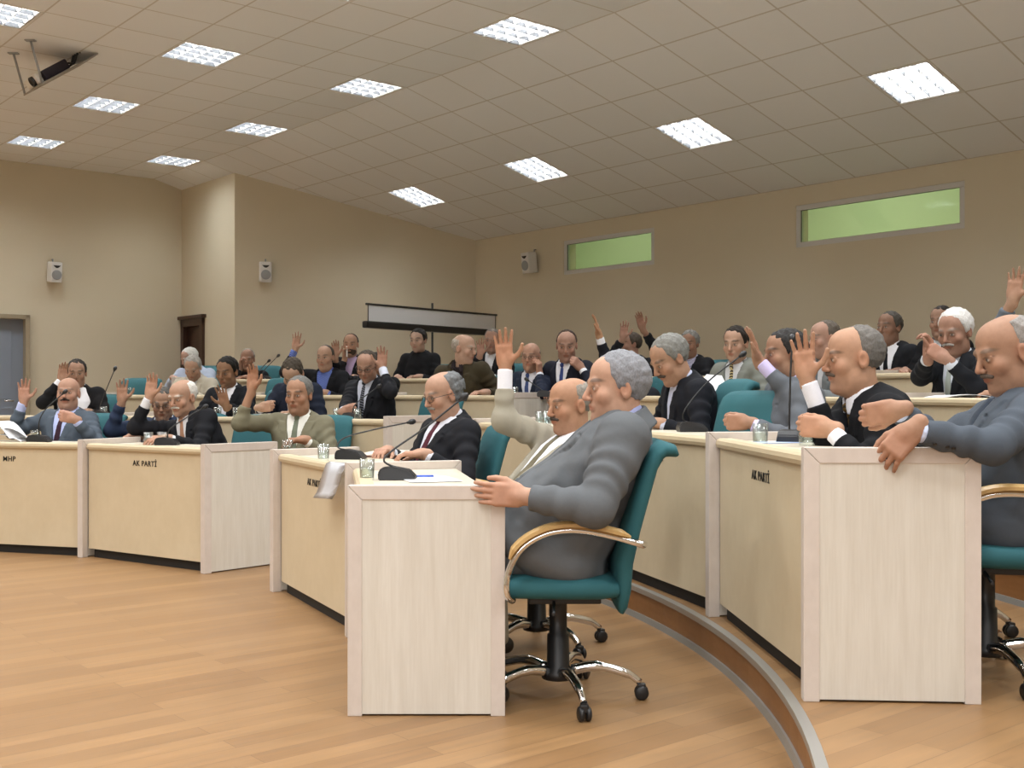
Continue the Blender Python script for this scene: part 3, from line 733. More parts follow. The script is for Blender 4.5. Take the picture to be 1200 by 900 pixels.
def cap(a, b, r0, r1):
    a, b = np.array(a), np.array(b); ab = b-a; L2 = float(ab@ab)
    def fn(P):
        x, y, z = P[0]-a[0], P[1]-a[1], P[2]-a[2]; t = np.clip((x*ab[0]+y*ab[1]+z*ab[2])/L2, 0, 1)
        return np.sqrt((x-t*ab[0])**2+(y-t*ab[1])**2+(z-t*ab[2])**2)-(r0+(r1-r0)*t)
    return fn, (a+b)/2, float(np.linalg.norm(ab)/2+max(r0, r1))

def head_sdf(g, fr, fat, nose, chin, young=False):
    fw = 1+.10*fat
    def A(pr, k=.02, op='u'): g.local(fr, pr[0], pr[1], pr[2], k, op)
    A(ell((0, -.018, .034), (.077, .097, .086)), .0)
    A(ell((0, .030, .048), (.062, .058, .062)), .02)
    A(ell((0, .022, -.03), (.062*fw, .066, .086)), .025)
    A(ell((0, .038, -.078), (.044*fw, .046, .042)), .025)
    A(sph((0, .074, -.103+.004*chin), .019), .02)
    if fat > .3: A(ell((0, .022, -.108), (.050*fw, .045, .028)), .03)
    for s in (-1, 1):
        A(sph((s*.040*fw, .058, -.026), .025), .02)
        A(ell((s*.050*fw, .008, -.075), (.016, .030, .03)), .025)
    A(cap((-.034, .083, .024), (.034, .083, .024), .0115, .0115), .014)
    for s in (-1, 1): A(sph((s*.032, .106, .001), .0185), .010, 's')
    A(cap((0, .090, .014), (0, .105+.01*nose, -.029), .0075, .0105+.002*nose), .012)
    for s in (-1, 1): A(sph((s*.0105, .098, -.034), .0075), .007)
    for s in (-1, 1): A(ell((s*.032, .079, .001), (.0150, .0125, .0095)), .003)     # eyeballs
    for s in (-1, 1): A(cap((s*.017, .087, .0105), (s*.046, .080, .008), .0050, .0045), .005)
    A(ell((0, .084, -.058), (.024, .014, .012)), .012)
    A(cap((-.018, .0875, -.0585), (.018, .0875, -.0585), .0048, .0048), .005)
    A(cap((-.015, .087, -.069), (.015, .087, -.069), .0058, .0058), .005)
    A(cap((-.021, .0965, -.0640), (.021, .0965, -.0640), .0036, .0036), .003, 's')
    for s in (-1, 1):
        A(ell((s*.079, -.012, -.006), (.009, .020, .033)), .006)
        A(ell((s*.087, -.006, -.004), (.006, .011, .018)), .005, 's')
def head_tone(V, fr, skin, lipc, browc, stub, iris=(.03, .02, .015), age=0):
    o, ex, ey, ez, sc = fr; D = (V-o)/sc; x, y, z = D@ex, D@ey, D@ez
    c = np.tile(np.array(skin), (len(V), 1)).astype(np.float64)
    def put(w, col): w = np.clip(w, 0, 1)[:, None]; c[:] = c*(1-w)+np.array(col)*w
    hd = (z > -.16) & (np.abs(x) < .13) & (np.abs(y) < .16) & (z < .2)
    ss = lambda d, r, e: np.clip((r-d)/e+.5, 0, 1)*hd
    red = np.array(skin)*np.array((1.06, .84, .78))
    for s in (-1, 1):
        put(.45*ss(np.sqrt((x-s*.045)**2+(y-.07)**2+(z+.03)**2), .026, .03), red); put(.5*ss(np.sqrt((x-s*.082)**2+(z)**2+(y+.01)**2), .03, .02), red)
    put(.5*ss(np.sqrt(x**2+(y-.115)**2+(z+.03)**2), .02, .02), red)
    if stub: put(stub*ss(np.sqrt((x/1.25)**2+((z+.085)/.9)**2), .05, .03)*(y > .0), np.array(skin)*np.array((.62, .62, .68)))
    put(.8*ss(np.sqrt((x/2.1)**2+((z+.0635)/.95)**2), .0105, .006)*(y > .06), lipc)
    for s in (-1, 1):
        put(.9*ss(np.sqrt(((x-s*.035)/2.6)**2+((z-.0265-.004*np.cos((x-s*.035)*60))/.8)**2), .0085, .005)*(y > .05), browc)
        put(.85*ss(np.sqrt(((x-s*.032)/1.9)**2+((z-.001))**2), .0055, .003)*(y > .06), (.62, .58, .54))
        put(.97*ss(np.sqrt((x-s*.032)**2+(z-.0015)**2), .0060, .003)*(y > .06), iris)
        put(.8*ss(np.sqrt(((x-s*.0325)/2.2)**2+((z-.0085)/.6)**2), .0065, .004)*(y > .06), np.array(skin)*.35)
    return c
HAIRLINE_Y = [-.12, -.085, -.05, -.022, -.008, .012, .024, .045, .07, .1]
HAIRLINE_Z = [-.085, -.082, -.07, -.035, -.015, -.012, .028, .058, .088, .1]
def hair_mesh(name, fr, style, h, origin, m, parent):
    """style: dict(th thickness, fy front limit at the crown, bald upper limit of a fringe or None, amp waviness)"""
    th, fy, bald, amp, fq = style.get('th', .009), style.get('fy', .085), style.get('bald'), style.get('amp', .0025), style.get('fq', 130)
    o, ex, ey, ez, sc = fr; g = Grid(o-.16*sc, o+.18*sc, h)
    c, r = np.array((0, -.018, .034)), np.array((.077, .097, .086))+th
    b1 = ell(c, r)[0]; b2 = ell((0, .030, .048), np.array((.062, .058, .062))+th*.8)[0]
    base = lambda P: np.minimum(b1(P), b2(P))
    def fn(P):
        x, y, z = P
        zl = np.interp(y+0*x+0*z, np.array(HAIRLINE_Y)-style.get('back', 0), HAIRLINE_Z)-style.get('low', 0)*np.clip((-.01-y)/.03, 0, 1)
        top = np.where(z > -.004, (y-fy+style.get('temple', .25)*np.abs(x))*.9, -1)
        e = np.minimum(z-zl, -top)
        if bald is not None: e = np.minimum(e, (bald-.35*np.maximum(0, y)+.15*np.maximum(0, -y))-z)
        te = np.clip(e/.035, 0, 1); te = th*(1-te*(2-te))
        d = base(P)+te*.85-amp*wob(P, fq)-.5*amp*wob(P, fq*2.1, 1)
        d = np.maximum(d, (zl-z)*.75+.6*amp*wob(P, fq*1.6, 2))
        d = np.maximum(d, top+.6*amp*wob(P, fq*1.3, 4))
        if bald is not None: d = np.maximum(d, z-(bald-.35*np.maximum(0, y)+.15*np.maximum(0, -y)))
        return d
    g.local(fr, fn, (0, 0, .03), .16, 0, pad=.02)
    if style.get('sweep'):
        pr = ell((0, .035, .112), (.055, .055, .022)); g.local(fr, lambda P: pr[0](P)-amp*wob(P, fq), pr[1], pr[2], .02)
    v, Q = g.mesh()
    return np_mesh(name, v, Q, origin, m, parent) if len(Q) else None

def hand_sdf(g, w, fd, pn, right, pose, sc=1.0):
    """w wrist, fd finger direction, pn palm normal"""
    fd = nz(fd); pn = nz(pn-fd*(pn@fd)); th = np.cross(fd, pn) if right else np.cross(pn, fd)
    fr = (w, th, pn, fd, sc)                      # local: x to the thumb, y out of the palm, z along the fingers
    def box(P):
        x, y, z = P; hw = .036+.004*np.clip((z)/.09, 0, 1)
        q = [np.abs(x)-hw+.012, np.abs(y)-.002, np.abs(z-.047)-.036]
        return np.sqrt(sum(np.maximum(a, 0)**2 for a in q))+np.minimum(np.maximum(np.maximum(q[0], q[1]), q[2]), 0)-.0118
    g.local(fr, box, (0, 0, .048), .075, .012)
    g.local(fr, *cap((0, 0, -.03), (0, 0, .02), .025, .024), .02)
    g.local(fr, *ell((.022, .008, .032), (.017, .014, .03)), .012)
    g.local(fr, *ell((-.022, .006, .035), (.013, .011, .03)), .012)
    P_ = {'open': (6, 8, 6, 7, 1.0, 36, 10), 'flat': (12, 14, 10, 3, 1.0, 26, 8), 'lay': (10, 12, 10, 1.5, 1.0, 8, 6), 'rest': (24, 30, 22, 3, 1.0, 24, 22), 'drape': (24, 24, 16, 6, 1.0, 8, 14), 'grip': (62, 78, 50, 1, 1.0, 10, 58), 'curl': (40, 55, 35, 2, 1.0, 18, 40)}[pose]
    for k, (bx, L, r, sp, bz) in enumerate(((.0285, .074, .0092, 1.5, .083), (.0095, .082, .0094, .5, .088), (-.0095, .077, .0090, -.5, .086), (-.0275, .060, .0080, -1.6, .078))):
        a = 0; p = np.array((bx, 0, bz)); tl = rad(P_[3])*sp; jit = (k*37 % 11-5)*.6
        for q, (fr_, cu) in enumerate(((.45, P_[0]), (.31, P_[1]), (.26, P_[2]))):
            a += rad(cu+jit); dr = np.array((math.sin(tl)*math.cos(a), math.sin(a), math.cos(a)*math.cos(tl)))
            e = p+dr*L*fr_; r0, r1 = r*(1-.09*q), r*(1-.09*(q+1)); g.local(fr, *cap(p, e, r0, r1), .004 if q else .007); p = e
    a = rad(P_[5]); b = rad(P_[6]); p = np.array((.028, .006, .022))
    d1 = np.array((math.sin(a+.35)*math.cos(b), math.sin(b)*.8, math.cos(a+.35))); e = p+nz(d1)*.04; g.local(fr, *cap(p, e, .0135, .0112), .012)
    d2 = nz(np.array((math.sin(a)*math.cos(b), math.sin(b), math.cos(a)))); f = e+d2*.032; g.local(fr, *cap(e, f, .0112, .0098), .005)
    d3 = nz(d2+np.array((-.25, .1, .3))); g.local(fr, *cap(f, f+d3*.024, .0098, .0078), .004)

TS_T = [-.22, -.10, 0, .2, .4, .6, .78, .9, .98, 1.06]
TS_A = [.12, .168, .178, .172, .170, .178, .182, .158, .112, .07]
TS_B = [.09, .122, .132, .138, .134, .128, .118, .098, .078, .058]
TS_C = [0, .0, .0, .012, .014, .008, -.004, -.012, -.012, -.006]       # centre offset forwards
def torso_fn(L, fat, inf):
    belly = fat
    def fn(P):
        x, y, z = P; t = np.clip(z/L, -.22, 1.06)
        a = np.interp(t, TS_T, TS_A)*(1+.07*fat)+inf; bb = np.exp(-((t-.18)/.30)**2)*belly*.045
        b = np.interp(t, TS_T, TS_B)*(1+.05*fat)+inf+bb; c = np.interp(t, TS_T, TS_C)+bb*.8
        u, v = np.abs(x)/a, np.abs(y-c)/b; k = (u**2.5+v**2.5)**.4
        d = (k-1)*np.minimum(a, b)*.9
        return np.maximum(d, np.maximum(z-1.02*L-inf, -.2*L-inf-z))
    return fn
N_PEOPLE = [0]
def person(label, row, head, rh, look=0, pitch=0, roll=0, body=None, lean=.08, hs=1.0, fat=.4, skin='b98a6c', hair=('3a3530', {}), brow=None, moust=None, beard=None,
           stub=.25, glasses=False, suit='1b1c20', shirt='dfe0e6', tie=None, vw=.5, vlen=.75, R=None, L=None, h=None, nose=.4, lower=True, shift=0, collar=True, vest=False, wide=1.0, buttons=False, sid=0, tuck=.10, pelv=None, age=0, hunch=0, skirt=0, bulk=1.0):
    N_PEOPLE[0] += 1
    d = head[2] if len(head) > 2 else depth_at(head[0], RR[row]+rh); C = np.array(pix(head[0], head[1], d)); z0 = TIER[row]
    h = h or (.0045, .006, .0075, .0075)[row]; hc = max(.0065, h*1.15)
    toc = nz(np.array((-C[0], -C[1], 0))); lft = np.array((toc[1], -toc[0], 0.))
    def hdg(a): return toc*math.cos(rad(a))+lft*math.sin(rad(a))
    f = nz(np.array((OX-C[0], OY-C[1], 0))) if body is None else hdg(body)
    r = np.cross(f, UP)
    hf = hdg(look); hr = np.cross(hf, UP)
    hy = nz(hf*math.cos(rad(pitch))-UP*math.sin(rad(pitch))); hz = np.cross(hr, hy)
    c_, s_ = math.cos(rad(roll)), math.sin(rad(roll)); hx, hz = hr*c_+hz*s_, hz*c_-hr*s_
    HF = (C, hx, hy, hz, hs)
    N = C-hz*.122*hs-hy*.028-UP*(.022-hunch)
    if pelv is not None: P0 = np.array(pelv, float)
    else: 
        P0 = np.array((N[0], N[1], 0))-f*lean+r*shift; P0[2] = z0+.545
        q = P0[:2]-(OX, OY); rq = np.linalg.norm(q)
        if rq < RR[row]+.80 and len(head) < 3: P0[:2] += q/rq*(RR[row]+.80-rq)
    ez = nz(N-P0); TL = float(np.linalg.norm(N-P0)); ex = nz(r-ez*(r@ez)); ey = np.cross(ez, ex)
    TF = (P0, ex, ey, ez, 1.0)
    SJ = {s: N-ez*.062+ex*(s*.172*wide) for s in (-1, 1)}
    arms = {}
    for s, spec in ((1, R), (-1, L)):
        spec = spec or ('desk',)
        kind = spec[0]; opt = spec[-1] if isinstance(spec[-1], dict) else {}
        if kind in ('raise', 'at'):
            px, py = spec[1], spec[2]; hd = d+opt.get('dd', -.12); pc = np.array(pix(px, py, hd))
            fd = hdg(opt.get('fl', 0))*math.cos(rad(opt.get('el', 84)))+UP*math.sin(rad(opt.get('el', 84)))
            tilt = opt.get('tilt', 0); 
            if tilt: ca, sa = math.cos(rad(tilt)), math.sin(rad(tilt)); cr = -lft; fd = nz(fd*ca+cr*sa)
            pn = hdg(opt.get('palm', 0))
            if 'pz' in opt: pn = nz(pn+UP*opt['pz'])
            pose = opt.get('pose', 'open' if kind == 'raise' else 'rest')
        else:
            fwd = opt.get('fwd', .40); side = opt.get('side', .10); zt = opt.get('z', z0+.80)
            pc = P0+f*(fwd+lean)+r*(s*side); pc[2] = zt
            fd = nz(f*.8-r*s*opt.get('inw', .55)); pn = -UP; pose = opt.get('pose', 'rest')
            if kind == 'lap': pc = P0+f*.28+r*s*.09; pc[2] = z0+.66
        fd = nz(fd); pn = nz(pn-fd*(pn@fd)); w = pc-fd*.055*hs
        l1, l2 = opt.get('l1', .285), opt.get('l2', .255); S_ = SJ[s]+ez*opt.get('lift', .015 if kind == 'raise' else 0); dv = w-S_; D = float(np.linalg.norm(dv))
        if D > (l1+l2)*.985: q = D/((l1+l2)*.985); l1 *= q; l2 *= q
        if D < abs(l1-l2)+.03: l2 = l1
        a_ = (l1*l1-l2*l2+D*D)/(2*D); hh = math.sqrt(max(0, l1*l1-a_*a_)); u = dv/D
        if 'hint' in opt: hx_ = opt['hint']; hint = -lft*hx_[0]+toc*hx_[1]+UP*hx_[2]
        else: hint = -UP*.9+r*s*.6+f*(.35 if kind == 'raise' else -.2)
        hint = hint-u*(hint@u); hint = nz(hint)
        E_ = S_+u*a_+hint*hh
        arms[s] = (S_, E_, w, fd, pn, pose, opt)
    lo = np.min([C-.15*hs, P0-.2]+[np.minimum(np.minimum(a[0], a[1]), a[2])-.2 for a in arms.values()], 0)
    hi = np.max([C+.16*hs, P0+.2]+[np.maximum(np.maximum(a[0], a[1]), a[2])+.2 for a in arms.values()], 0)
    lo[2] = min(P0[2]-.10, lo[2])
    origin = np.array((P0[0], P0[1], z0))
    # --- body: one continuous surface
    g = Grid(lo, hi, h)
    head_sdf(g, HF, fat, nose, 0)
    g.capsule(C-hz*.06*hs-hy*.02, N-ez*.02, .054*hs*(1+.12*fat), .060*(1+.12*fat), .025)
    g.local(TF, torso_fn(TL, fat, -.03), (0, 0, TL*.45), TL*.8, .03)
    for s, (S_, E_, w, fd, pn, pose, opt) in arms.items():
        g.capsule(N-ez*.05, S_, .04, .045, .03); g.capsule(S_, E_, .044, .036, .02); g.capsule(E_, w, .036, .0255, .015)
        hand_sdf(g, w, fd, pn, s > 0, pose, opt.get('hs', hs))
    v, Q = g.mesh()
    sk = np.array(lin(skin))*np.array((.93, 1.03, 1.08)); bc = lin(brow or hair[0])
    col = head_tone(v, HF, sk, sk*np.array((.88, .56, .52)), np.array(bc)*.8+.2*sk, stub)
    for s, a in arms.items():                       # redder palms and fingertips
        dist = np.linalg.norm(v-(a[2]+a[3]*.09), axis=1); wgt = np.clip((.10-dist)/.05, 0, 1)[:, None]*.5; col = col*(1-wgt)+wgt*sk*np.array((1.06, .90, .86))
    root = np_mesh('person', v, Q, origin, M_SKIN, None, col); root.location = origin
    root['label'] = label; root['category'] = 'person'
    # --- hair
    if hair[1] is not None: hair_mesh('hair', HF, hair[1], max(.0042, h*.8), origin, hair_m(hair[0]), root)
    if moust or beard:
        g = Grid(C-.14*hs, C+.14*hs, max(.0035, h*.6))
        if moust:
            for s in (-1, 1): g.local(HF, *cap((0, .099, -.047), (s*.03, .086, -.055), .0085, .006), .006)
        if beard:
            jw = ell((0, .032, -.072), (.063*(1+.1*fat), .064, .056))
            def bf(P): return np.maximum(np.maximum(jw[0](P)-.0015*wob(P, 150), P[2]+.042+.35*np.maximum(0, .06-P[1])*0), np.maximum(-.0-P[1], -(np.sqrt((P[0]/1.5)**2+(P[2]+.064)**2)-.012)))
            g.local(HF, bf, jw[1], .08, 0, pad=.02)
            for s in (-1, 1): g.local(HF, *cap((0, .097, -.047), (s*.03, .085, -.056), .006, .005), .004)
        v, Q = g.mesh()
        if len(Q): np_mesh('moustache' if moust else 'beard', v, Q, origin, hair_m(moust or beard), root)
    if glasses:
        m = MB(); T = lambda p: Vector(C+hs*(hx*p[0]+hy*p[1]+hz*p[2])-origin)
        for s in (-1, 1):
            m.tube([T((s*.034+.023*math.cos(t), .104-.010*abs(math.cos(t)*.5+.5*s), .001+.017*math.sin(t))) for t in [2*PI*k/18 for k in range(19)]], .0016, 6, caps=False)
            m.tube([T((s*.056, .098, .006)), T((s*.079, .05, .008)), T((s*.083, -.01, .006))], .0016, 6)
        m.tube([T((-.011, .105, .004)), T((.011, .105, .004))], .0016, 6); m.build('eyeglasses', mat('thin_dark_frame', (.05, .045, .04), .3, .6), root)
    # --- clothes
    zb = TL*(1-vlen)                                   # bottom of the open front
    def wv(z): return np.clip((z-zb)/(TL-zb), 0, 1.3)*.135*vw
    def wedge(P, ex_=0): return np.maximum(np.abs(P[0])-wv(P[2])-ex_, -P[1]+.02)*.85
    Ml = cloth(suit)
    g = Grid(lo, hi, hc); tj = torso_fn(TL, fat, .016)
    sd_ = sid+N_PEOPLE[0]*.7
    fold = lambda P: .0042*wob(P, 31, sd_)+.0028*wob(P, 58, sd_+2)+.003*np.sin(38*(P[2]+.6*P[1])+2*wob(P, 9, sd_))
    g.local(TF, lambda P: tj(P)-fold(P), (0, 0, TL*.45), TL*.85+.05, .02)
    nd = nz(C-hz*.05-N)
    def ring(P, c, ax, rho, hlo, hhi, th, frontcut):
        x, y, z = P[0]-c[0], P[1]-c[1], P[2]-c[2]; t = x*ax[0]+y*ax[1]+z*ax[2]
        q = np.sqrt(np.maximum(0, x*x+y*y+z*z-t*t)); fr_ = x*ey[0]+y*ey[1]+z*ey[2]; sx = np.abs(x*ex[0]+y*ex[1]+z*ex[2])
        rr_ = rho-.25*t; dd = np.maximum(np.abs(q-rr_)-th, np.maximum(hlo-t, t-(hhi-.35*np.maximum(0, fr_))))
        return np.maximum(dd, frontcut(fr_, sx))
    nr = .062*(1+.12*fat)
    g.add(lambda P: ring(P, N, nd, nr+.02, -.05, .026, .008, lambda fr_, sx: fr_-.015), N-.13, N+.13, .012)
    if vw > 0:
        g.local(TF, lambda P: wedge(P), (0, .12, TL*.75), TL*.7, .004, 's', pad=.02)
        tl = torso_fn(TL, fat, .0235)
        def lap(P):
            ww = wv(P[2]); lw = .062*np.clip((P[2]-zb)/(TL*.45), .15, 1)
            notch = np.where(np.abs(P[2]-TL*.80+.25*(np.abs(P[0])-ww)) < .006, .02, 0)*(np.abs(P[0])-ww > .03)
            return np.maximum(np.maximum(tl(P), np.abs(np.abs(P[0])-ww-lw/2)-lw/2+notch), np.maximum(-P[1]+.02, np.maximum(zb-P[2], P[2]-TL*.93)))
        g.local(TF, lap, (0, .1, TL*.7), TL*.6, .002)
    for s, (S_, E_, w, fd, pn, pose, opt) in arms.items():
        sl = opt.get('sleeve', .05); wd_ = nz(w-E_); we = w-wd_*sl
        g.capsule(N-ez*.055, S_, .05, .064, .03)
        for a, b, r0, r1, k in ((S_, E_, .069*wide*bulk, .0535*bulk, .03), (E_, we, .055*bulk, .041*min(bulk, 1.1), .025)):
            ab = b-a; L2 = ab@ab; Lq = math.sqrt(L2)
            def fn(P, a=a, ab=ab, L2=L2, r0=r0, r1=r1, Lq=Lq, cut=(b is we)):
                x, y, z = P[0]-a[0], P[1]-a[1], P[2]-a[2]; t = (x*ab[0]+y*ab[1]+z*ab[2])/L2; tc = np.clip(t, 0, 1)
                q = np.sqrt((x-tc*ab[0])**2+(y-tc*ab[1])**2+(z-tc*ab[2])**2)-(r0+(r1-r0)*tc)-.0046*np.sin(tc*Lq*80+3*wob(P, 14, sd_))*np.sin(tc*PI)
                return np.maximum(q, (t-1)*Lq) if cut else q
            g.add(fn, np.minimum(a, b)-.08, np.maximum(a, b)+.08, k)
    if lower:                                          # skirt of the jacket over the hips
        g.local(TF, *ell((0, .035+.03*skirt, -.035), (.205*(1+.05*fat)+.02*skirt, .18+.03*fat+.04*skirt, .115)), .04)
    v, Q = g.mesh(); jk = np_mesh('jacket', v, Q, origin, Ml, root)
    if buttons:
        for s, (S_, E_, w, fd, pn, pose, opt) in arms.items():
            wd_ = nz(w-E_); m = MB()
            out = nz(np.cross(wd_, UP)); out = out if out@(-toc) < 0 else -out; dn = np.cross(wd_, out); dn = dn if dn[2] < 0 else -dn
            for q in range(4):
                p = w-wd_*(.065+.02*q)+(out*.72+dn*.69)*.0425-origin; m.lathe([(0, .003), (.007, .003), (.008, 0), (.0, -.004)], 10, M=Matrix.Translation(p) @ Vector(out*.72+dn*.69).to_track_quat('Z', 'Y').to_matrix().to_4x4())
            m.build('cuff_button', M_BLACK, jk)
    # shirt: chest, collar, cuffs
    g = Grid(np.minimum(lo, N-.3), hi, hc*.9); ts = torso_fn(TL, fat, .003)
    g.local(TF, lambda P: np.maximum(np.maximum(ts(P), wedge(P, .02)), np.maximum(-P[1]+.0, zb-.01-P[2])), (0, .05, TL*.65), TL*.62, 0, pad=.02)
    if collar: g.add(lambda P: ring(P, N, nd, nr+.0085, -.045, .040, .0048, lambda fr_, sx: np.where(fr_ > 0, .014-sx-.3*0, -1)), N-.12, N+.12, .003)
    cuffs = []
    for s, (S_, E_, w, fd, pn, pose, opt) in arms.items():
        sl = opt.get('sleeve', .05); wd_ = nz(w-E_); cl = opt.get('cuff', .022)
        if cl <= 0: continue
        a = w-wd_*(sl+.03); b = w-wd_*(sl-cl); rr_ = .0345
        def cf(P, a=a, wd_=wd_, Lq=float(np.linalg.norm(b-a)), rr_=rr_):
            x, y, z = P[0]-a[0], P[1]-a[1], P[2]-a[2]; t = x*wd_[0]+y*wd_[1]+z*wd_[2]
            return np.maximum(np.sqrt(np.maximum(0, x*x+y*y+z*z-t*t))-rr_, np.maximum(-t, t-Lq))
        gc = Grid(np.minimum(a, b)-.05, np.maximum(a, b)+.05, min(hc*.8, .006)); gc.add(cf, np.minimum(a, b)-.05, np.maximum(a, b)+.05, 0)
        v, Q = gc.mesh(); cuffs.append((v, Q))
    v, Q = g.mesh()
    Msh = cloth(shirt[0], pat=shirt[1:]) if isinstance(shirt, tuple) else cloth(shirt)
    if len(Q): np_mesh('shirt', v, Q, origin, Msh, root)
    for v, Q in cuffs: np_mesh('shirt_cuff', v, Q, origin, Msh, root)
    if tie:
        g = Grid(N-.5, N+.2, max(.0045, h*.8)); tt = torso_fn(TL, fat, .0095)
        def tf(P):
            wd2 = np.clip(.016+.05*(TL*.93-P[2]), .014, .042)
            return np.maximum(np.maximum(tt(P), np.abs(P[0])-wd2), np.maximum(-P[1]+.02, np.maximum(P[2]-TL*.95, max(zb-.02, 0)-P[2])))
        g.local(TF, tf, (0, .1, TL*.55), TL*.6, 0, pad=.02)
        kc = N+ey*(nr+.006)+ez*.0-nd*.004
        g.add(lambda P: ell(kc, (.02, .02, .022))[0](P), kc-.03, kc+.03, .006)
        v, Q = g.mesh()
        if len(Q): np_mesh('tie', v, Q, origin, cloth(tie[0], .6, pat=tie[1:]) if isinstance(tie, tuple) else cloth(tie, .6), root)
    # trousers and shoes
    if lower:
        kn = {}; hp = {}
        for s in (-1, 1):
            hp[s] = P0+r*s*.09; hp[s][2] = z0+.535; k_ = P0+f*(.40-tuck)+r*s*.115; k_[2] = z0+.52; kn[s] = k_
        an = {s: np.array((*(kn[s]+f*(.02-tuck*.5))[:2], z0+.10)) for s in kn}
        ht = max(hc, .009)
        pts = list(kn.values())+list(an.values())+[P0]; g = Grid(np.min(pts, 0)-.24, np.max(pts, 0)+.2, ht)
        g.add(lambda P: ell(P0-UP*.02, (.155, .155, .10))[0](P), P0-.18, P0+.18, 0)
        for s in (-1, 1):
            g.capsule(hp[s], kn[s], .086, .064, .03); g.capsule(kn[s], an[s]-UP*.02, .062, .052, .02)
        g.A = np.maximum(g.A, (z0+.05-g.ax[2])[None, None, :])
        v, Q = g.mesh(); np_mesh('trousers', v, Q, origin, cloth(opt_trousers(suit)), root)
        for s in (-1, 1):
            g = Grid(an[s]-.3, an[s]+.3, ht*.8); b0 = an[s].copy(); b0[2] = z0+.045
            g.capsule(b0-f*.04, b0+f*.09, .036, .038, .01); g.capsule(b0+f*.08, b0+f*.155-UP*.012, .038, .026, .02); g.capsule(b0, an[s], .038, .04, .02)
            g.A = np.maximum(g.A, (z0+.004-g.ax[2])[None, None, :]); v, Q = g.mesh(); np_mesh('shoe', v, Q, origin, M_SHOE, root)
    return dict(C=C, N=N, P=P0, f=f, r=r, d=d, arms=arms, origin=origin)
def opt_trousers(s): return {'7f7a6c': '3b3a38', '9c988c': '4a4844'}.get(s, s)
M_SHOE = mat('black_leather', (.012, .011, .010), .3)
def seat_for(p, row, label, back=.04, scale=1.0, turn=0, dx=0, dy=0):
    q = p['P']-p['f']*back; hd = math.degrees(math.atan2(p['f'][1], p['f'][0]))+turn
    return chair(q[0]+dx, q[1]+dy, row, hd, label, scale)
# ------------------------------------------------------------------ the people
PP = {}
def P_(key, desc, chair_desc=None, seat=True, back=.04, cs=1.0, turn=0, cdx=0, cdy=0, **k):
    PP[key] = p = person(desc, **k)
    if seat: seat_for(p, k['row'], 'teal chair '+(chair_desc or 'under the seated '+key), back, cs, turn, cdx, cdy)
    return p
GREYS = dict(th=.010, fy=.062, temple=.3)
SHORT = dict(th=.007, fy=.07, temple=.3)
REC = dict(th=.006, fy=.02, temple=.2)
FRINGE = dict(th=.006, bald=.045, fy=.03)
# front row, near block
P_('grey-suited man', 'man in grey suit with swept grey hair, gripping the nearest end panel', 'with gold arm pads, nearest the camera, under the grey-suited man', back=-.05, cdx=.035,
   row=0, head=(722, 455, 4.15), rh=.9, look=74, pitch=2, body=84, lean=-.23, hs=1.07, fat=1.25, skirt=1, bulk=1.22, skin='bd8f76', hunch=.03, hair=('85868a', dict(th=.012, fy=.055, temple=.2)), brow='4a4643', suit='5f6265', shirt='a5acd6', vw=.34, wide=1.16,
   R=('lap', dict(pose='curl')), L=('at', 592, 580, dict(dd=-.262, fl=88, el=4, palm=180, pose='lay', sleeve=.03, cuff=.0)), h=.0042, buttons=True, nose=.5, stub=.3)
P_('beige-suited man', 'balding man in beige suit raising his right hand beside the grey-suited man', 'behind the nearest chair, under the beige-suited man', back=-.04,
   row=0, head=(668, 475, 5.05), rh=.9, look=60, pitch=6, body=66, lean=-.16, fat=.6, skin='b58467', hair=('8d867c', dict(th=.005, bald=.088, fy=.0, temple=.0)), brow='3c3028', moust='4a4038', suit='9a9484', shirt='e8e8ee', tie='6b6450', vw=1.15, vlen=.85,
   R=('raise', 591, 414, dict(dd=.12, palm=0, sleeve=.11, cuff=.09, tilt=-4, hint=(-.3, .2, -1))), L=('lap', dict()), h=.0045)
P_('man with the burgundy tie', 'man in glasses with frizzy grey hair and burgundy tie, black suit', 'behind the frizzy-haired man with the burgundy tie', back=.02, cdx=-.02, turn=-20,
   row=0, head=(519, 463, 6.2), rh=.8, look=60, pitch=14, body=58, lean=-.08, hs=1.03, fat=.4, skin='b88c74', hair=('6d6f70', dict(th=.016, fy=-.0, bald=.105, amp=.006, fq=85, low=.035, temple=.1)), brow='6a645e', moust='8d857c', glasses=True, suit='17181d', shirt='d7d9e2', tie='4d1524', vw=.75,
   R=('desk', dict(fwd=.32, side=.2)), L=('desk', dict(fwd=.34, side=.14)), h=.0055)
# ------------------------------------------------------------------ empty chairs
def empty_chair(px, row, rh, label, d=None, turn=0, scale=1.0):
    d = d or depth_at(px, RR[row]+rh); x = (px-600)/F*d; chair(x, d, row, math.degrees(math.atan2(OY-d, OX-x))+turn, label, scale)
empty_chair(794, 1, .85, 'empty teal chair with rolled top left of the violet cuff, farther one', d=6.36, turn=-12, scale=1.10)
empty_chair(828, 1, .85, 'empty teal chair left of the violet-cuffed man, nearer one with lower back', d=5.80, turn=16, scale=1.03)
empty_chair(398, 1, .95, 'empty teal chair left of the striped tie man', scale=1.02)
empty_chair(487, 1, .85, 'empty teal chair right of the man with the striped tie')
empty_chair(312, 1, 1.05, 'empty teal chair left of the man bowing his head', scale=1.05)
empty_chair(150, 2, .75, 'empty teal chair behind the second tier MHP desk')
empty_chair(318, 2, .80, 'empty teal chair below the two far microphones')
empty_chair(577, 2, .85, 'empty teal chair between the olive-brown jacket and the bald man', scale=1.03)
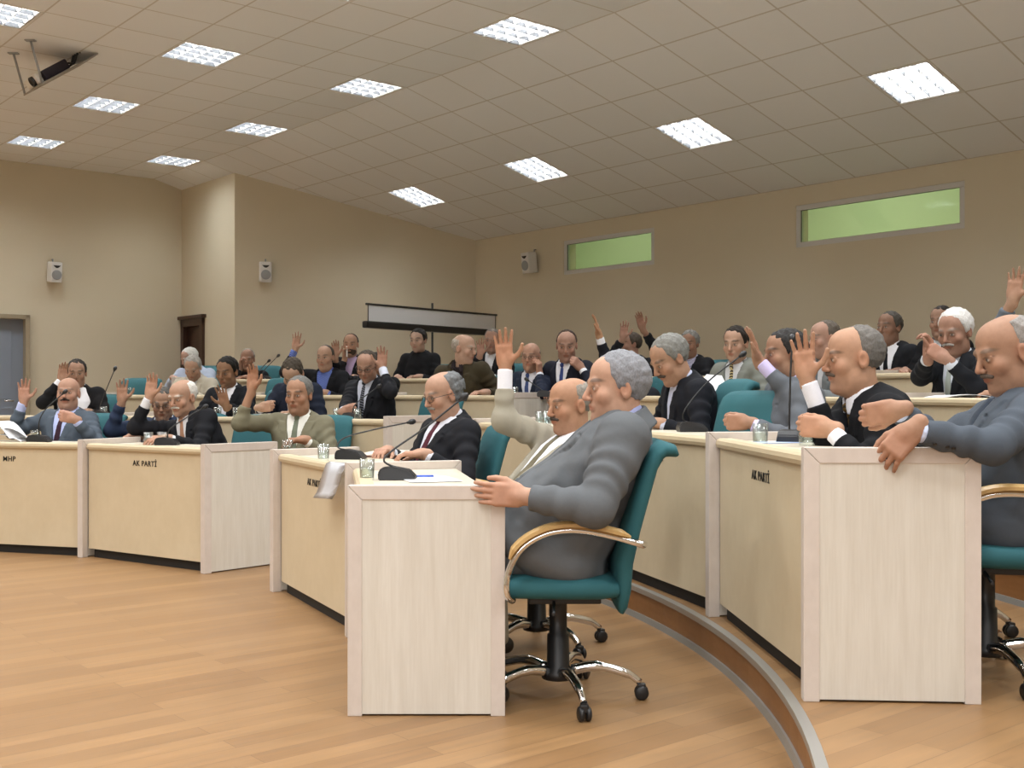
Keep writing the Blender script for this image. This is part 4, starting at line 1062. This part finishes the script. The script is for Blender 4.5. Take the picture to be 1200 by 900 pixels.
# front row, far block
P_('man with the silver mic', 'bald man in grey-blue suit at the MHP desk, right palm raised', row=0, head=(80, 461), rh=.78, look=16, pitch=-2, lean=.02, fat=.6, skin='b98b74', hair=('a89f96', dict(th=.004, bald=.03, fy=0)), brow='7d6a5c', moust='3a2f2a', suit='515b66', shirt='b9c3ea', tie='301426', vw=.6,
   R=('raise', 28, 461, dict(dd=-.1, palm=0, sleeve=.08, cuff=.06)), L=('at', 78, 489, dict(dd=-.34, fl=80, el=12, palm=180, pose='grip')))
P_('old man in black', 'old man with white hair, black suit and bronze tie, right hand raised', 'with its back showing between the old man in black and the olive suit', back=.03, cdx=.14, turn=8,
   row=0, head=(214, 466), rh=.70, look=42, pitch=12, lean=.12, shift=-.14, hs=1.05, fat=.3, skin='b58a72', hair=('d6d2ca', dict(th=.007, bald=.098, fy=.0, temple=0)), brow='c9c2b8', moust='c9c2b8', suit='14151a', shirt='d9dade', tie='a57c62', vw=.55,
   R=('raise', 177, 455, dict(dd=.02, palm=20, sleeve=.09, cuff=.07, tilt=8, pose='flat')), L=('at', 186, 514, dict(dd=-.42, fl=60, el=0, palm=180, pz=-3)))
P_('man in navy glasses behind a raised hand', 'man in glasses in navy suit half hidden behind the old man\'s raised hand', row=0, head=(191, 473), rh=1.06, look=8, pitch=14, lean=.08, fat=.3, skin='a98068', hair=('55524e', SHORT), glasses=True, suit='2c3850', shirt='e2e4ea', vw=.9,
   R=('raise', 143, 461, dict(dd=-.1, palm=0, sleeve=.04, cuff=0)), L=('desk', dict(side=.05)))
P_('olive-suited man', 'man in olive suit and green-grey tie raising his right hand', 'at the right shoulder of the olive-suited man', cdx=.02, turn=0, row=0, head=(350, 463), rh=1.0, body=22, look=24, pitch=4, lean=.03, hs=1.06, fat=.5, skin='a87c62', hair=('6b6a66', GREYS), brow='2a2522', suit='75715d', shirt='e2e2da', tie='69705f', vw=.6,
   R=('raise', 296, 446, dict(dd=-.1, palm=28, sleeve=.13, cuff=0, tilt=4, pose='flat')), L=('desk', dict(fwd=.33)))
# first tier
P_('navy-suited man reading', 'grey-haired man with moustache in navy suit looking down, right of the centre', 'under the man looking down behind a tumbler', row=1, head=(785, 421, 6.55), rh=.6, look=62, pitch=30, body=66, lean=.12, wide=1.0, hs=1.12, fat=.45, skin='b0846a', hair=('7d7c77', GREYS), brow='4a4038', moust='4f443b', suit='13151c', shirt='bcc2d8', vw=.4, vlen=.8,
   R=('desk', dict(fwd=.3)), L=('desk', dict(fwd=.3, side=.14)), h=.0055)
P_('man with the violet cuff', 'dark-haired man in grey suit raising a hand from a violet cuff', 'under the grey-suited man with the violet cuff', row=1, head=(920, 415, 5.9), rh=.6, look=68, pitch=4, body=66, lean=.02, hs=1.05, fat=.5, skin='a47a62', hair=('2f2d2c', dict(th=.008, fy=.07, temple=.15)), suit='60646a', shirt='cdc4ec', tie=('1d1a2a', 'a9a6b8', 14), vw=.4,
   R=('raise', 885, 409, dict(dd=-.05, palm=80, sleeve=.10, cuff=.075, tilt=-14, pose='open', hint=(.9, .1, -1))), L=('at', 862, 495, dict(dd=-.22, fl=85, el=0, palm=180, pose='grip')), h=.0055)
P_('man with the gold tie', 'balding man with gold tie, black suit, palm raised behind the microphone stem', 'under the black-suited man with the gold tie', row=1, head=(1000, 421, 4.5), rh=.6, look=72, pitch=4, body=72, lean=.24, hs=1.08, fat=.6, skin='b98a6e', hair=('6f6b66', dict(th=.007, fy=.0, temple=.1)), brow='4a4038', moust='5d5045', suit='111216', shirt='e8e9f2', tie=('6a5128', '2c2416', 16), vw=.42,
   R=('raise', 943, 424, dict(dd=-.02, palm=2, sleeve=.12, cuff=.095, tilt=-6, hint=(.2, .2, -1))), L=('at', 952, 500, dict(dd=-.16, fl=90, el=4, palm=150, pose='grip', sleeve=.07, cuff=.04)), h=.0045)
P_('man at the right edge', 'man in blue-grey suit at the right edge, hand draped over an end panel', 'at the right edge under the man in blue-grey', back=-.05, row=1, head=(1181, 414, 3.85), rh=.6, look=62, pitch=16, body=78, lean=-.08, hs=1.06, fat=.7, skin='ab7f66', hair=('8f8a85', dict(th=.007, fy=-.005, temple=0, bald=.10)), brow='6a5d52', moust='5d5148', suit='4b525b', shirt='c5d0ea', tie='59606a', vw=.5, wide=1.08,
   R=('at', 1030, 484, dict(dd=.06, fl=90, el=-12, palm=150, pose='curl', sleeve=.03, cuff=.012)), L=('at', 1054, 520, dict(dd=-.335, fl=74, el=-48, palm=180, pz=-.3, pose='drape', sleeve=.035, cuff=.012, hint=(1, -.1, -.5))), h=.0042, buttons=True)
P_('man with a white shirt front', 'dark-haired man in black jacket and white shirt behind the MHP speaker', row=1, head=(90, 437), rh=.72, look=4, pitch=8, lean=.06, fat=.4, skin='a9816a', hair=('2a2521', SHORT), suit='111013', shirt='ececf4', vw=1.7, vlen=.95, wide=1.1,
   R=('raise', 73, 438, dict(dd=-.16, palm=0, tilt=8, sleeve=.06, cuff=.05, pose='flat')), L=('desk', dict(side=.25)))
P_('young man in black', 'young dark-haired man in black jacket and open white collar, palm up', row=1, head=(266, 436), rh=.70, look=30, pitch=12, lean=.08, hs=1.06, fat=.1, skin='8f684e', hair=('16130f', dict(th=.010, fy=.072, temple=.2)), suit='14161b', shirt='e6e6ec', vw=.62,
   R=('desk', dict()), L=('raise', 262, 467, dict(dd=-.38, palm=10, tilt=-14, cuff=0)))
P_('man bowing his head', 'man in dark navy suit with bowed brown head behind the olive-suited man', row=1, head=(343, 438), rh=.60, look=14, pitch=48, lean=.16, hs=1.05, fat=.4, skin='b08a72', hair=('41392f', dict(th=.008, fy=.06)), suit='1b2130', shirt='d0d0d6', vw=.4,
   R=('at', 312, 477, dict(dd=-.2, fl=-60, el=5, palm=180, pose='grip')), L=('desk', dict(fwd=.25)))
P_('man with the striped tie', 'man in glasses with a striped tie raising his left hand, white cuff', row=1, head=(430, 429), rh=.66, look=18, pitch=24, lean=.1, fat=.3, skin='a67d68', hair=('453c33', dict(th=.006, fy=.03)), glasses=True, suit='15161b', shirt='c5cad8', tie=('15171d', '7a7d88', 24), vw=.6, wide=1.05,
   L=('raise', 448, 422, dict(dd=-.16, palm=8, sleeve=.10, cuff=.08, tilt=2, hint=(.45, 0, -1.5))), R=('at', 408, 481, dict(dd=-.35, fl=-50, el=10, palm=180, pose='grip')))
# second tier
P_('grey-haired man looking down', 'grey-haired man in cream jacket looking down, before the pale blue shirt', row=2, head=(226, 431), rh=.66, look=16, pitch=30, lean=.1, skin='ae866f', hair=('98958e', GREYS), suit='b3ac9b', shirt='cfcfcf', vw=.4, L=('desk',), R=('desk',))
P_('man with the blue checked cuff', 'man in black jacket and blue shirt, hand raised from a blue checked cuff', row=2, head=(381, 419), rh=.62, look=22, pitch=5, lean=.05, skin='ae866f', hair=('4a443d', REC), suit='111217', shirt=('2c3f92', '8fa4dc', 30), vw=.6,
   R=('raise', 347, 402, dict(dd=-.05, palm=12, sleeve=.09, cuff=.07, tilt=6)), L=('desk',))
P_('man in black behind the striped tie', 'man in black behind the striped tie man, raised hand beside his neighbour\'s chin', row=2, head=(440, 428), rh=.95, look=20, pitch=20, lean=.05, skin='a88069', hair=('2f2a26', SHORT), suit='101114', shirt='c9ccd2', vw=.3,
   R=('raise', 393, 411, dict(dd=-.1, palm=10, cuff=0, sleeve=.06, pose='flat')), L=('desk',))
P_('man in the olive-brown jacket', 'bald man in olive-brown jacket turning his head to the right', row=2, head=(544, 409), rh=.50, look=-58, pitch=6, body=20, lean=.1, hs=1.08, fat=.6, skin='b48c76', hair=('a0968a', dict(th=.005, bald=.07, fy=.01)), suit='3b3424', shirt='2a2326', vw=.35, wide=1.12, L=('desk', dict(side=.2)), R=('desk', dict(side=.2)))
P_('bald man in glasses', 'bald man in glasses and navy suit with a hand at his chin', row=2, head=(622, 418), rh=.62, look=18, pitch=6, lean=.05, skin='ab7f69', hair=('3a322b', dict(th=.004, bald=.04, fy=0)), glasses=True, suit='1b2233', shirt='d9dce6', tie='3f5080', vw=.6,
   L=('at', 632, 430, dict(dd=-.13, fl=10, el=75, palm=120, pose='curl', sleeve=.05, cuff=.03)), R=('desk',))
P_('man touching his nose', 'man in navy suit and blue tie holding a fist to his nose', row=2, head=(664, 405), rh=.60, look=4, pitch=14, lean=.06, hs=1.08, fat=.5, skin='a87f6c', hair=('40332b', REC), suit='171b28', shirt='dfe1e8', tie='31427a', vw=.6, wide=1.1,
   L=('at', 676, 426, dict(dd=-.16, fl=60, el=40, palm=150, pose='grip', sleeve=.05, cuff=.03)), R=('desk', dict(fwd=.25)))
P_('man in dark suit behind the grey swept hair', 'man in dark suit hidden behind the grey swept hair, hand raised high', row=2, head=(738, 436), rh=.66, look=80, pitch=0, lean=.04, skin='ab7f60', hair=('3a332c', SHORT), suit='14161d', shirt='e4e6ee', vw=.4,
   R=('raise', 700, 384, dict(dd=-.1, palm=85, sleeve=.08, cuff=.05, tilt=-12, hint=(.2, .2, -1))), L=('desk',))
P_('man in grey with striped tie', 'dark-haired man in grey suit and gold striped tie behind white papers', row=2, head=(862, 403), rh=.60, look=24, pitch=8, lean=.08, hs=1.06, fat=.3, skin='b38b74', hair=('251f1a', dict(th=.009, fy=.07)), suit='73766f', shirt='c9cdd3', tie=('3b3326', 'c9b98a', 22), vw=.6, wide=1.1, L=('desk', dict(side=.22)), R=('desk', dict(side=.22)))
P_('half-hidden man in grey', 'balding man in grey half hidden between two raised-hand men at right', seat=False, row=2, head=(966, 397), rh=.62, look=62, pitch=5, lean=.05, skin='a87f6c', hair=('5d554c', REC), suit='6a6f71', shirt='b9bcc2', vw=.3, L=('desk',), R=('desk',))
P_('white-haired man clasping hands', 'white-haired man with moustache clasping his raised hands, black suit', row=2, head=(1119, 389), rh=.62, look=30, pitch=14, lean=.06, hs=1.08, fat=.4, skin='a67b66', hair=('d8d6d2', dict(th=.012, fy=.065)), brow='8a8078', moust='a8a29c', suit='14161b', shirt='cdd3dc', tie='a3aba3', vw=.5, wide=1.05,
   R=('raise', 1088, 405, dict(dd=-.22, palm=60, pose='curl', sleeve=.06, cuff=.03)), L=('at', 1097, 413, dict(dd=-.30, fl=90, el=35, palm=150, pose='grip', sleeve=.06, cuff=.035)))
P_('man outside the right edge', 'person outside the right edge whose hand shows in a grey sleeve', row=2, head=(1216, 392), rh=.66, look=50, body=60, lean=.04, skin='b08870', hair=('3a342e', SHORT), suit='5d646c', shirt='d0d4dc', vw=.3,
   R=('raise', 1189, 338, dict(dd=-.05, palm=10, cuff=0, sleeve=.07, tilt=6)), L=('desk',))
# highest tier
P_('man in the pale blue shirt', 'white-haired man in pale blue before the dark door, head turned away', row=3, head=(222, 420), rh=.66, look=60, pitch=22, lean=.08, skin='b08a78', hair=('c6c6c0', dict(th=.009, fy=.06)), suit='a9b4c6', shirt='b4bfd0', vw=0, L=('desk',), R=('desk',))
P_('man in black at the left back', 'grey-haired man in black shirt with a hand beside his cheek, back left', row=3, head=(290, 421), rh=.66, look=6, pitch=6, lean=.08, skin='97705c', hair=('8a857d', REC), suit='131315', shirt='1d1d20', vw=.2, R=('at', 282, 425, dict(dd=-.08, fl=0, el=70, palm=-80, pose='curl', cuff=0)), L=('desk',))
P_('bearded man on the phone', 'bearded man in black jacket and lilac shirt, hand with phone at ear', row=3, head=(411, 404), rh=.66, look=10, pitch=4, lean=.06, hs=1.04, skin='aa8068', hair=('35291f', REC), beard='3a2d24', suit='14151a', shirt='b7a2c4', vw=.7,
   R=('at', 404, 413, dict(dd=-.1, fl=10, el=75, palm=-60, pose='curl', cuff=0)), L=('desk', dict(fwd=.3)))
P_('young man in the black shirt', 'young man with dark hair and black shirt below the rolled-up screen', row=3, head=(490, 399), rh=.66, look=26, pitch=6, lean=.02, hs=1.06, fat=.2, skin='b38e7a', hair=('1d1916', dict(th=.010, fy=.078, temple=.15)), suit='121317', shirt='15161a', vw=0, collar=False, stub=.15, L=('desk',), R=('desk',))
P_('man under the screen edge', 'short-haired man in dark suit with raised hand beside the bald turned head', row=3, head=(577, 399), rh=.66, look=12, pitch=6, lean=.05, hs=1.04, skin='a87f6c', hair=('6d665e', SHORT), suit='16181e', shirt='d6d8de', vw=.5, R=('raise', 563, 409, dict(dd=-.2, palm=0, cuff=0)), L=('desk',))
P_('man behind his own raised hand', 'brown-haired man with hand and black wristband raised before his face', row=3, head=(739, 404), rh=.66, look=70, pitch=0, lean=.05, skin='a87f6c', hair=('4a4138', SHORT), suit='17181c', shirt='c9ccd2', vw=.3, R=('raise', 731, 389, dict(dd=-.22, palm=10, cuff=0, tilt=6)), L=('desk',))
P_('curly grey-haired man', 'curly grey-haired man with moustache and black jacket, hand raised behind the reader\'s head', row=3, head=(808, 403), rh=.66, look=18, pitch=6, lean=.05, skin='97705c', hair=('7d7b76', dict(th=.014, fy=.07, amp=.006, fq=90)), brow='3a332d', moust='2c2622', suit='14151a', shirt=('c9c9dc', '3a3f7a', 36), vw=.6, L=('desk',), R=('raise', 751, 378, dict(dd=-.05, palm=20, tilt=-14, sleeve=.08, cuff=0, pose='flat', hint=(-.3, 0, -1))))
P_('man in the dark tie', 'man in black suit, white shirt and dark tie sitting upright, back right', row=3, head=(1042, 384), rh=.60, look=36, pitch=0, lean=.0, hs=1.05, skin='8f6a57', hair=('4a4640', GREYS), suit='15171c', shirt='e4e6ee', tie='14161d', vw=.7, L=('desk', dict(fwd=.3)), R=('desk', dict(fwd=.3)))
P_('man behind the white hair', 'dark-haired man mostly hidden behind the white-haired man at right', row=3, head=(1103, 377), rh=.64, look=24, pitch=4, lean=.05, skin='a07a66', hair=('2a2420', SHORT), suit='15161a', shirt='c9ccd2', vw=.3, L=('desk',), R=('desk',))
# ------------------------------------------------------------------ microphones
def mic(px, row, roff, path, label, rotz=0):
    """path: (px, py, depth offset) of the bend points and the head"""
    b = on_top(px, row, roff) if not isinstance(px, tuple) else pixz(px[0], px[1], zt_(row)); d = b.y
    pts = [b+Vector((0, 0, .045))]+[pix(x, y, d+o) for x, y, o in path]
    return microphone(b, rotz, pts, label)
mic((466, 562), 0, 0, [(450, 540, .0), (461, 527, .03), (500, 500, .08), (540, 468, .12)], 'black gooseneck microphone on the nearest desk beside a tumbler')
mic((411, 538), 0, 0, [(396, 524, .0), (404, 513, .03), (440, 503, .06), (479, 495, .1)], 'black gooseneck microphone on the desk with the hanging paper', rotz=-.2)
mic(196, 0, .30, [(199, 503, .0), (216, 491, .02), (238, 478, .05)], 'gooseneck microphone slanting before the old man in black')
mic(46, 0, .28, [(46, 494, .0), (54, 479, .02), (74, 461, .06)], 'gooseneck microphone at the lips of the MHP speaker')
mic(118, 1, .25, [(117, 477, .0), (122, 463, .0), (134, 434, .05)], 'upright gooseneck microphone against the beige wall at left')
mic(413, 1, .28, [(415, 476, .0), (424, 467, .02), (442, 454, .05)], 'gooseneck microphone pointing at the striped tie')
mic(311, 3, .25, [(308, 446, .0), (309, 435, .0), (325, 418, .05)], 'tall gooseneck microphone at the back, above a teal chair')
mic(304, 3, .20, [(303, 440, .0), (306, 432, .0), (314, 424, .03)], 'short gooseneck microphone at the back left of the tall one')
mic(640, 2, .25, [(643, 463, .0), (632, 455, .02), (619, 446, .05)], 'gooseneck microphone below the man touching his nose')
mic((811, 506), 1, 0, [(801, 492, .0), (804, 478, .0), (830, 447, .06), (868, 417, .12)], 'gooseneck microphone beside a tumbler, before the man reading', rotz=.1)
mic((926, 518), 1, 0, [(925, 500, .0), (926, 450, .02), (928, 402, .05)], 'straight upright microphone before the violet-cuffed man\'s tie', rotz=1.2)
# ------------------------------------------------------------------ tumblers, papers, small things
for (px, py), row, lab in (((430, 563), 0, 'water tumbler left of the nearest microphone base'), ((379, 540), 0, 'water tumbler behind the hanging white paper'), ((337, 533), 0, 'water tumbler at the far end of the desk with hanging paper'),
                         ((776, 499), 1, 'water tumbler behind the grey-suited man\'s shoulder'), ((891, 521), 1, 'water tumbler on blue paper left of the upright microphone'), ((945, 522), 1, 'water tumbler right of the upright microphone')):
    tumbler(pixz(px, py, zt_(row)), lab, h=.088 if row == 0 else .085)
for px, row, ro, lab in ((41, 0, .30, 'tumbler before the MHP speaker'), (174, 0, .27, 'tumbler under the old man\'s raised hand'), (190, 0, .33, 'tumbler beside the old man\'s left hand'), (395, 1, .3, 'tumbler left of the striped tie man\'s hand'), (419, 1, .26, 'tumbler right of the striped tie man\'s hand'), (633, 1, .3, 'tumbler behind the beige man\'s moustache'),
                     (641, 1, .3, 'tumbler just right of another behind the beige-suited man'), (603, 2, .3, 'tumbler left of the bald man in glasses'), (150, 2, .3, 'tumbler on the second tier MHP desk'), (121, 1, .3, 'tumbler at the foot of the upright left microphone'), (255, 1, .3, 'tumbler left of the young man\'s palm'), (277, 1, .3, 'tumbler right of the young man\'s palm')):
    tumbler(on_top(px, row, ro), lab)
c_ = pixz(864, 501, zt_(1)); root = empty('paper_cup', 'white and pink cup in the hand before the grey-suited man', 'cup', c_)
m = MB(); m.lathe([(0, 0), (.024, 0), (.034, .075), (.036, .077), (.033, .075), (.023, .004), (0, .004)], 20); m.build('cup_body', M_WHITEP, root)
m = MB(); m.lathe([(.0287, .03), (.0322, .058), (.0327, .058), (.0292, .03)], 20); m.build('pink_band', mat('pink_print', (.6, .22, .25), .6), root)
# white paper hanging over the front edge of the desk
am = 20.0; R0 = RR[0]; cA, cB = arc(R0, 17.7), arc(R0, 35.9); tdir = (cB-cA).normalized(); ndir = Vector((-tdir.y, tdir.x, 0)); ndir = ndir if ndir.x < 0 else -ndir
ob = cA+tdir*.075-ndir*.16; b = bmesh.new(); prof = [(-.10, .768), (0, .770), (.09, .779), (.115, .784), (.14, .775), (.157, .745), (.166, .69), (.176, .65), (.196, .625)]
g = [[b.verts.new(ob+tdir*(w_+.02*math.sin(q*1.1))+ndir*n_+Vector((0, 0, z_-.018*(w_/.30)*(q > 4)))) for w_ in (0, .10, .20, .30)] for q, (n_, z_) in enumerate(prof)]
for p, q in zip(g, g[1:]):
    for k in range(3): f = b.faces.new((p[k], p[k+1], q[k+1], q[k])); f.smooth = True
bmesh.ops.solidify(b, geom=b.faces[:], thickness=.004); m = MB(); m.join(b); tag(m.build('paper_sheet', M_PAPER, None), 'white paper draped over the front edge of a cream desk', 'paper')
# open book before the man with the burgundy tie
c_ = pixz(462, 534, .764); root = empty('open_book', 'open book with brown cover before the burgundy tie', 'book', c_, rad(12))
m = MB(); m.box((0, 0, .004), (.34, .24, .006)); m.build('cover', mat('brown_cover', (.16, .06, .035), .5), root)
m = MB()
for s in (-1, 1):
    pr = [(0, .008), (s*.04, .026), (s*.10, .024), (s*.16, .012), (s*.16, .008)]; rr = [[m.bm.verts.new((x, y, z)) for x, z in pr] for y in (-.112, .112)]
    for k in range(5): m.bm.faces.new((rr[0][k], rr[0][(k+1) % 5], rr[1][(k+1) % 5], rr[1][k]))
    m.bm.faces.new(rr[0][::-1]); m.bm.faces.new(rr[1])
m.build('pages', mat('cream_page', (.74, .70, .60), .8), root)
c_ = pixz(494, 560, .7625); root = empty('blue_pen', 'blue pen lying right of the nearest microphone base', 'pen', c_, .15)
m = MB(); m.tube([(-.06, 0, .006), (.05, 0, .006)], .006, 8); m.build('barrel', mat('blue_plastic', (.03, .10, .5), .4), root)
m = MB(); m.tube([(.05, 0, .006), (.062, 0, .006), (.07, 0, .005)], [.006, .004, .0015], 8); m.build('tip', M_WHITEP, root)
c_ = pixz(500, 565, .7625); sheet('paper_sheet', 'white sheet under the blue pen on the nearest desk', 'paper', c_+Vector((0, .12, .0)), .21, .28, .3, M_PAPER, .001)
# papers
c_ = on_top(8, 0, .30); b = MB()
for k, (dx, dz, an) in enumerate(((0, .0, .1), (.02, .012, .4), (-.03, .024, -.2))):
    sheet('paper_sheet', ('curled white papers at the left edge before the MHP speaker', 'second curled sheet in the pile at the left edge', 'topmost curled sheet in the pile at the left edge')[k], 'paper', c_+Vector((dx-.02, 0, dz)), .30, .21, an, M_PAPER, .002, .05+.035*k, 'curled papers at the left edge')
c_ = on_top(836, 2, .22); b = bmesh.new(); q = [b.verts.new(c_+Vector(v)) for v in ((-.13, -.05, .01), (.12, -.03, .02), (.09, .16, .16), (-.02, .16, .17), (-.12, .1, .07))]; b.faces.new(q); bmesh.ops.solidify(b, geom=b.faces[:], thickness=.003)
m = MB(); m.join(b); tag(m.build('paper_sheet', M_PAPER), 'white sheet tilted up before the man in grey with striped tie', 'paper')
for k, (px, an) in enumerate(((1118, .2), (1134, -.3))): sheet('paper_sheet', ('white sheet lying before the white-haired man at right', 'second white sheet at right, nearer the photo\'s edge')[k], 'paper', on_top(px, 2, .25+.03*k), .30, .21, an, M_PAPER, .002+.004*k, .02)
c_ = pixz(905, 519, zt_(1)); sheet('paper_sheet', 'pale blue sheet under the tumbler by the upright microphone', 'paper', c_, .2, .14, .3, mat('pale_blue_paper', (.50, .60, .85), .8), .0005)
# white phone in the bearded man's hand
ph = PP['bearded man on the phone']['arms'][1]; w_ = Vector(ph[2]); root = empty('mobile_phone', 'white phone held to the ear of the bearded man', 'phone', w_+Vector(ph[3])*.07+Vector(ph[4])*.028, 0)
m = MB(); m.box((0, 0, 0), (.012, .05, .12), bev=.004); m.build('phone_body', M_WHITEP, root)
